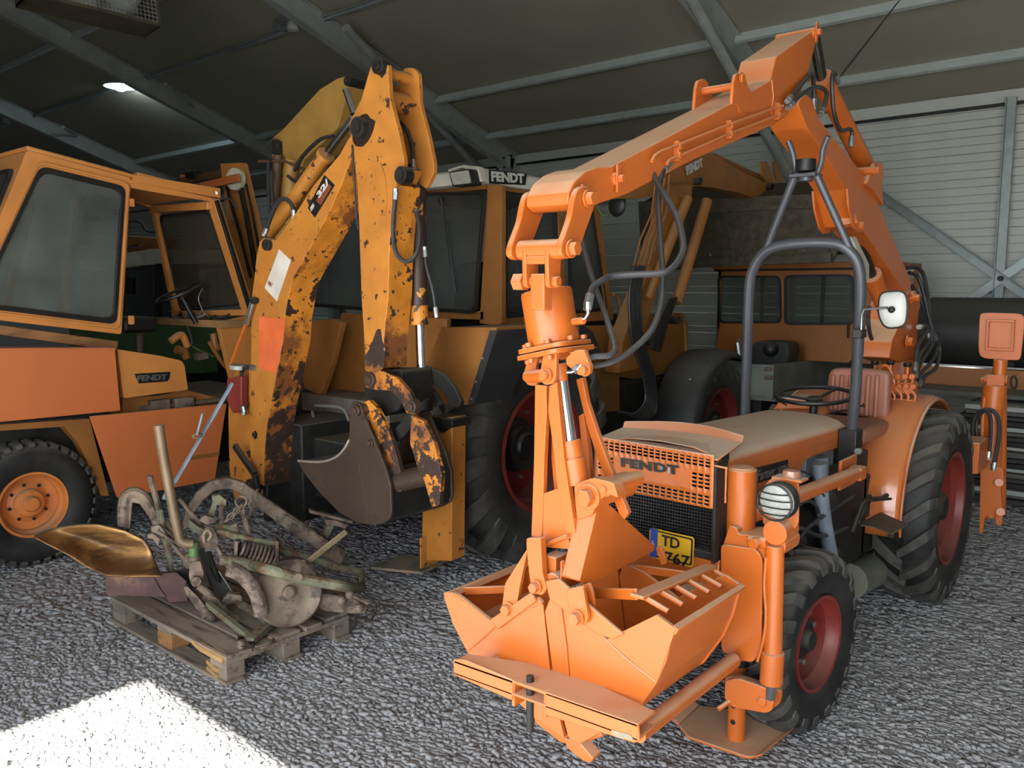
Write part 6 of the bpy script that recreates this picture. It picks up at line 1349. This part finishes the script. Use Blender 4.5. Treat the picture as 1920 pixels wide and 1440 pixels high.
# rough curved arm
pt('cast_arm',[(428,1066),(448,1074),(468,1092),(482,1115),(488,1140),(490,1152)],D_-.06,[.038]*26,m=mat('pitted_iron','#7d6c60',.75,.2,var=.3,vs=30,bump=.6,bs=70,chips=[('#574a40',25,.5,.58)]),n=14)
MB().beam(pw(572,1058,-.14),pw(650,996,-.18),.035,.014,up=NV).build('slotted_lever',mat('tan_worn_steel','#8c7a5c',.6,.2,var=.2),PL,bevel=.006); MB().ball(pw(570,1056,-.16),.024,10).build('lever_pivot',RUST,PL,bevel=0)
pb('pivot_cluster',[(520,1058),(535,1050),(560,1048),(580,1056),(574,1068),(545,1072),(524,1072)],-.06,.06)
pbar('rear_bar',(580,957),(660,978),.05,.02,.3); pbar('rear_post',(622,978),(606,1012),.05,.04,.3,m=RUSTG); pb('rear_head',[(610,974),(630,976),(652,984),(648,992),(625,984),(610,984)],.27,.05)
# casting at the right end
E_=dz(640,1152,.18)
pb('end_casting',[(600,1112),(640,1118),(660,1120),(688,1138),(684,1150),(650,1150),(612,1146),(598,1140)],E_,.08,m=RUST)
for a in ((640,1126),(656,1114),(674,1140)): MB().ball(pw(*a,E_-.02),.025,10).build('casting_boss',RUST,PL,bevel=0)
pt('casting_rod',[(655,1114),(690,1132)],E_-.03,.008,sm=False); pt('loop_wire',[(678,1108),(700,1125),(706,1140),(698,1160),(690,1168)],-.02,.004)
# hitch in front
pt('hitch_rod',[(372,1098),(392,1115),(412,1140),(440,1160)],-.20,.022,m=RUST); pbar('hitch_bar',(390,1132),(472,1198),.03,.03,-.24,m=RUSTG); pbar('hitch_bar',(440,1125),(508,1168),.03,.03,-.16,m=RUSTG)
pbar('hitch_cross',(468,1202),(512,1166),.045,.03,-.22,m=RUSTG); pb('hitch_yoke',[(344,1100),(352,1100),(372,1120),(390,1140),(396,1152),(380,1160),(368,1142),(350,1116)],-.24,.04)
pb('hitch_yoke',[(376,1122),(392,1112),(412,1126),(424,1142),(416,1158),(404,1150),(398,1136),(384,1134)],-.22,.04); pb('hitch_yoke',[(414,1128),(430,1114),(452,1116),(458,1130),(450,1142),(440,1130),(428,1132),(420,1140)],-.20,.05)
for a in ((385,1146),(452,1208),(505,1168),(396,1158),(418,1142)): MB().ball(pw(*a,-.27),.024,10).build('hitch_knuckle',RUST,PL,bevel=0)
pb('hitch_end',[(446,1200),(462,1196),(478,1206),(476,1218),(462,1214),(448,1212)],-.28,.05); pt('hitch_loop',[(476,1218),(500,1212),(512,1200),(505,1194)],-.25,.008)
pbar('flat_blade',(410,1070),(440,1116),.02,.006,-.08,m=GALD); pb('dark_plate',[(380,1060),(410,1068),(442,1120),(420,1128),(398,1110)],.0,.02,m=DARKM)
MB().ball(pw(320,1010,.2),.05,10).box(pw(318,925,.25),pw(332,960,.2)).build('rear_casting',RUSTG,PL,bevel=0,kind='stuff')
# ================================================================ truck, tank, beam and stacked sheets along the back wall
TK=thing('truck','small orange truck seen from behind, two rear cab windows and a low grey bed','truck',(-3.7,8.9,0))
AMT=mat('truck_orange','#9a5e28',.5,var=.1,vs=3,bump=.03,dust=('#8f7a5c',.6),chips=[('#5f3a1e',7,.66,.72)])
yt=8.75
xl,xr=PY(1347,505,yt).x,PY(1662,500,yt).x; ztp=PY(1400,505,yt).z; zbt=1.12
def hole_wall():
    # wall as frames around two windows
    W=[[(1349,519),(1462,519),(1464,604),(1351,604)],[(1474,518),(1598,516),(1600,607),(1474,607)]]
    m=MB(); 
    wl=[[PY(a,b,yt) for a,b in w_] for w_ in W]
    def bx(xa,xb,za,zb): m.box((xa,yt,za),(xb,yt+.03,zb))
    zt_=max(p.z for w_ in wl for p in w_); zb_=min(p.z for w_ in wl for p in w_)
    xs_=[xl,wl[0][0].x+.02,wl[0][1].x,wl[1][0].x,wl[1][1].x,xr]
    bx(xl,xr,zt_-.01,ztp); bx(xl,xr,zbt,zb_+.01); bx(xs_[0],xs_[1],zb_,zt_); bx(xs_[2],xs_[3],zb_,zt_); bx(xs_[4],xs_[5],zb_,zt_)
    w0=m.build('cab_rear_wall',AMT,TK,bevel=.004)
    for w_ in wl:
        q=roundpoly(w_,.07,5); MB().prism([p+V((0,.012,0)) for p in q],(0,.005,0)).build('rear_window',mat('clear_dusty_glass','#5a5f5c',.2,trans=.25) if 'clear_dusty_glass' not in MATS else MATS['clear_dusty_glass'],w0,bevel=0)
        big=[p+(p-sum(q,V())/len(q))*.05 for p in q]; ring(big,[p+(sum(q,V())/len(q)-p)*.03 for p in q],(0,-.02,0),MB()).build('window_seal',BLK,w0,bevel=.003)
hole_wall()
MB().box((xl-.03,yt-.08,ztp),(xr+.03,yt+1.2,ztp+.06)).build('cab_roof',AMT,TK,bevel=.01); MB().box((xl-.02,yt-.07,ztp-.02),(xr+.02,yt-.0,ztp)).build('rain_gutter',INK,TK,bevel=.003)
MB().box((xl,yt+.03,zbt),(xl+.03,yt+1.2,zbt+.35)).box((xr-.03,yt+.03,zbt),(xr,yt+1.2,zbt+.35)).box((xl,yt+1.17,zbt),(xr,yt+1.2,zbt+.35)).build('cab_side',AMT,TK,bevel=.004)
for a,b in ((xl,0),(xl,1.17),(xr-.04,1.17)): MB().box((a,yt+b,zbt+.3),(a+.04,yt+b+.04,ztp)).build('cab_post',AMT,TK)
MB().box((xl+.75,yt+1.17,zbt+.3),(xl+.79,yt+1.2,ztp)).build('cab_post',INK,TK)
for x in (1345,1590): MB().tube([PY(x,607,yt-.02),PY(x,607,yt-.05),PY(x,632,yt-.05),PY(x,632,yt-.02)],.010,6).build('grab_handle',INK,TK,bevel=0)
yb2=7.75
GB_=mat('bed_grey','#7b7f76',.55,.2,var=.12,vs=4,bump=.05,dust=('#8a8678',.4))
bx0=PY(1338,700,yb2); bl=PY(1296,680,yb2);br_=PY(1446,686,yb2); 
MB().prism([PY(a,b,yb2) for a,b in ((1296,679),(1446,684),(1444,744),(1296,735))],(0,.03,0)).build('tailboard',GB_,TK,bevel=.003)
MB().box((bl.x,yb2+.05,.78),(xr+.2,yt-.1,.86)).build('bed_floor',GB_,TK)
MB().prism([PX(a,b,br_.x) for a,b in ((1446,684),(1640,664),(1640,740),(1448,752))],(-.03,0,0)).build('side_board',GB_,TK,bevel=.003)
MB().prism([PY(a,b,yb2-.012) for a,b in ((1296,680),(1446,685),(1446,690),(1296,685))],(0,.012,0)).build('board_cap',ZINC,TK,bevel=.002)
MB().box(PY(1440,684,yb2-.02),PY(1452,750,yb2+.03)).build('corner_post',GB_,TK,bevel=.003)
for b in (692,708): MB().cyl(PY(1434,b,yb2-.03),PY(1448,b,yb2-.03),.02,10).build('latch',RUST,TK)
MB().box((-5,yb2+.2,.4),(-3.4,yt+1,.76)).build('truck_chassis',DARKM,TK)
for x,y in ((-4.9,8.1),(-3.2,8.1),(-4.6,9.7),(-3.0,9.7)): wheel(TK,(x,y,.36),.36,.22,.2,20,RIMO,-1 if x<-4 else 1,nuts=0,visible_lugs=False,dish=.06)
# things lying in the truck bed
OT=thing('machine_part','dusty dark machine part lying in the grey truck bed','machine part',PY(1430,668,8.2))
MB().prism(roundpoly([PY(a,b,8.2) for a,b in ((1400,686),(1404,650),(1420,640),(1450,640),(1476,644),(1480,660),(1474,690))],.03),(0,.3,0)).build('casing',FROST,OT,bevel=.02)
MB().cyl(PY(1388,676,8.15),PY(1383,642,8.15),.03,10).build('spout',ZINC,OT); MB().cyl(PY(1382,640,8.15),PY(1388,634,8.15),.015,8).build('cap',ZINC,OT)
MB().ball(PY(1445,655,8.17),.08,12).build('housing_boss',BLK,OT,bevel=0)
# dark tank / long black shape
TA=thing('tank','large black cylindrical tank lying behind the crane hoses at the right','tank',(-1.3,9.6,.9))
za,zb_=PY(1800,558,9.3).z,PY(1800,692,9.3).z; rt=(za-zb_)/2; 
MB().lathe([(rt*.6,-.02),(rt*.95,.02),(rt,.1),(rt,3.2),(rt*.95,3.27)],(PY(1722,620,9.3).x,9.3+rt*.4,(za+zb_)/2),(1,0,0),48).build('shell',TARP,TA,bevel=0,smooth=50)
for k in (.8,2.2): MB().box((PY(1722,620,9.3).x+k,9.3+rt*.4-.25,zb_-.25),(PY(1722,620,9.3).x+k+.1,9.3+rt*.4+.25,zb_+.12)).build('cradle',DARKM,TA)
BMT=thing('painted_beam','long orange painted steel beam with black numeral, lying behind the rear outrigger','beam',PY(1800,712,8.7))
q=[PY(a,b,8.7) for a,b in ((1640,684),(1925,695),(1925,735),(1640,712))]; q[0].z=q[1].z; q[3].z=q[2].z
b_=MB().prism(q,(0,.12,0)).build('beam',AMT,BMT,bevel=.004)
MB().prism([q[0]+V((0,-.004,.006)),q[1]+V((0,-.004,.006)),q[1]+V((0,-.004,-.006)),q[0]+V((0,-.004,-.006))],(0,.02,0)).build('bright_edge',CHR,b_,bevel=0)
MB().prism([q[0]+V((0,-.02,.02)),q[1]+V((1.5,-.02,.02)),q[1]+V((1.5,-.02,.008)),q[0]+V((0,-.02,.008))],(0,.02,0)).build('white_trim',WHITE,b_,bevel=0)
text('0',PY(1893,730,8.69),PY(1909,731,8.69),PY(1893,703,8.69),INK,b_,bold=.02)
for x in (-2.4,-.4): MB().box((x,8.7,0),(x+.12,8.82,q[2].z)).build('beam_stand',AMT,BMT)
# stack of dark sheets: every sheet its own board
rn=random.Random(9); zc=.06; ys_=8.0; k=0
while zc<.86:
    t=rn.uniform(.035,.06); x0_=-1.62+rn.uniform(-.05,.05)
    o=MB().box((x0_,ys_+rn.uniform(-.03,.03),zc),(1.3+rn.uniform(-.1,.1),ys_+.75,zc+t*.8)).build('sheet_bundle',[FROST,DARKM,GALD,mat('grey_sheet','#55564f',.6,var=.2,vs=3,dust=('#7d7b70',.6)) if 'grey_sheet' not in MATS else MATS['grey_sheet']][(k*7)%4],loc=(0,ys_+.3,zc),bevel=.003,cat='sheet',group='dark sheets stacked at the right edge',label='dark folded sheet in the flat stack behind the rear outrigger')
    k+=1; zc+=t
MB().box((-2.6,8.2,.93),(1.2,8.7,.97)).build('cover_sheet',MATS['grey_sheet'],loc=(-.7,8.4,.95),cat='sheet',label='wide grey sheet lying on top of the stack behind the rear wheel')
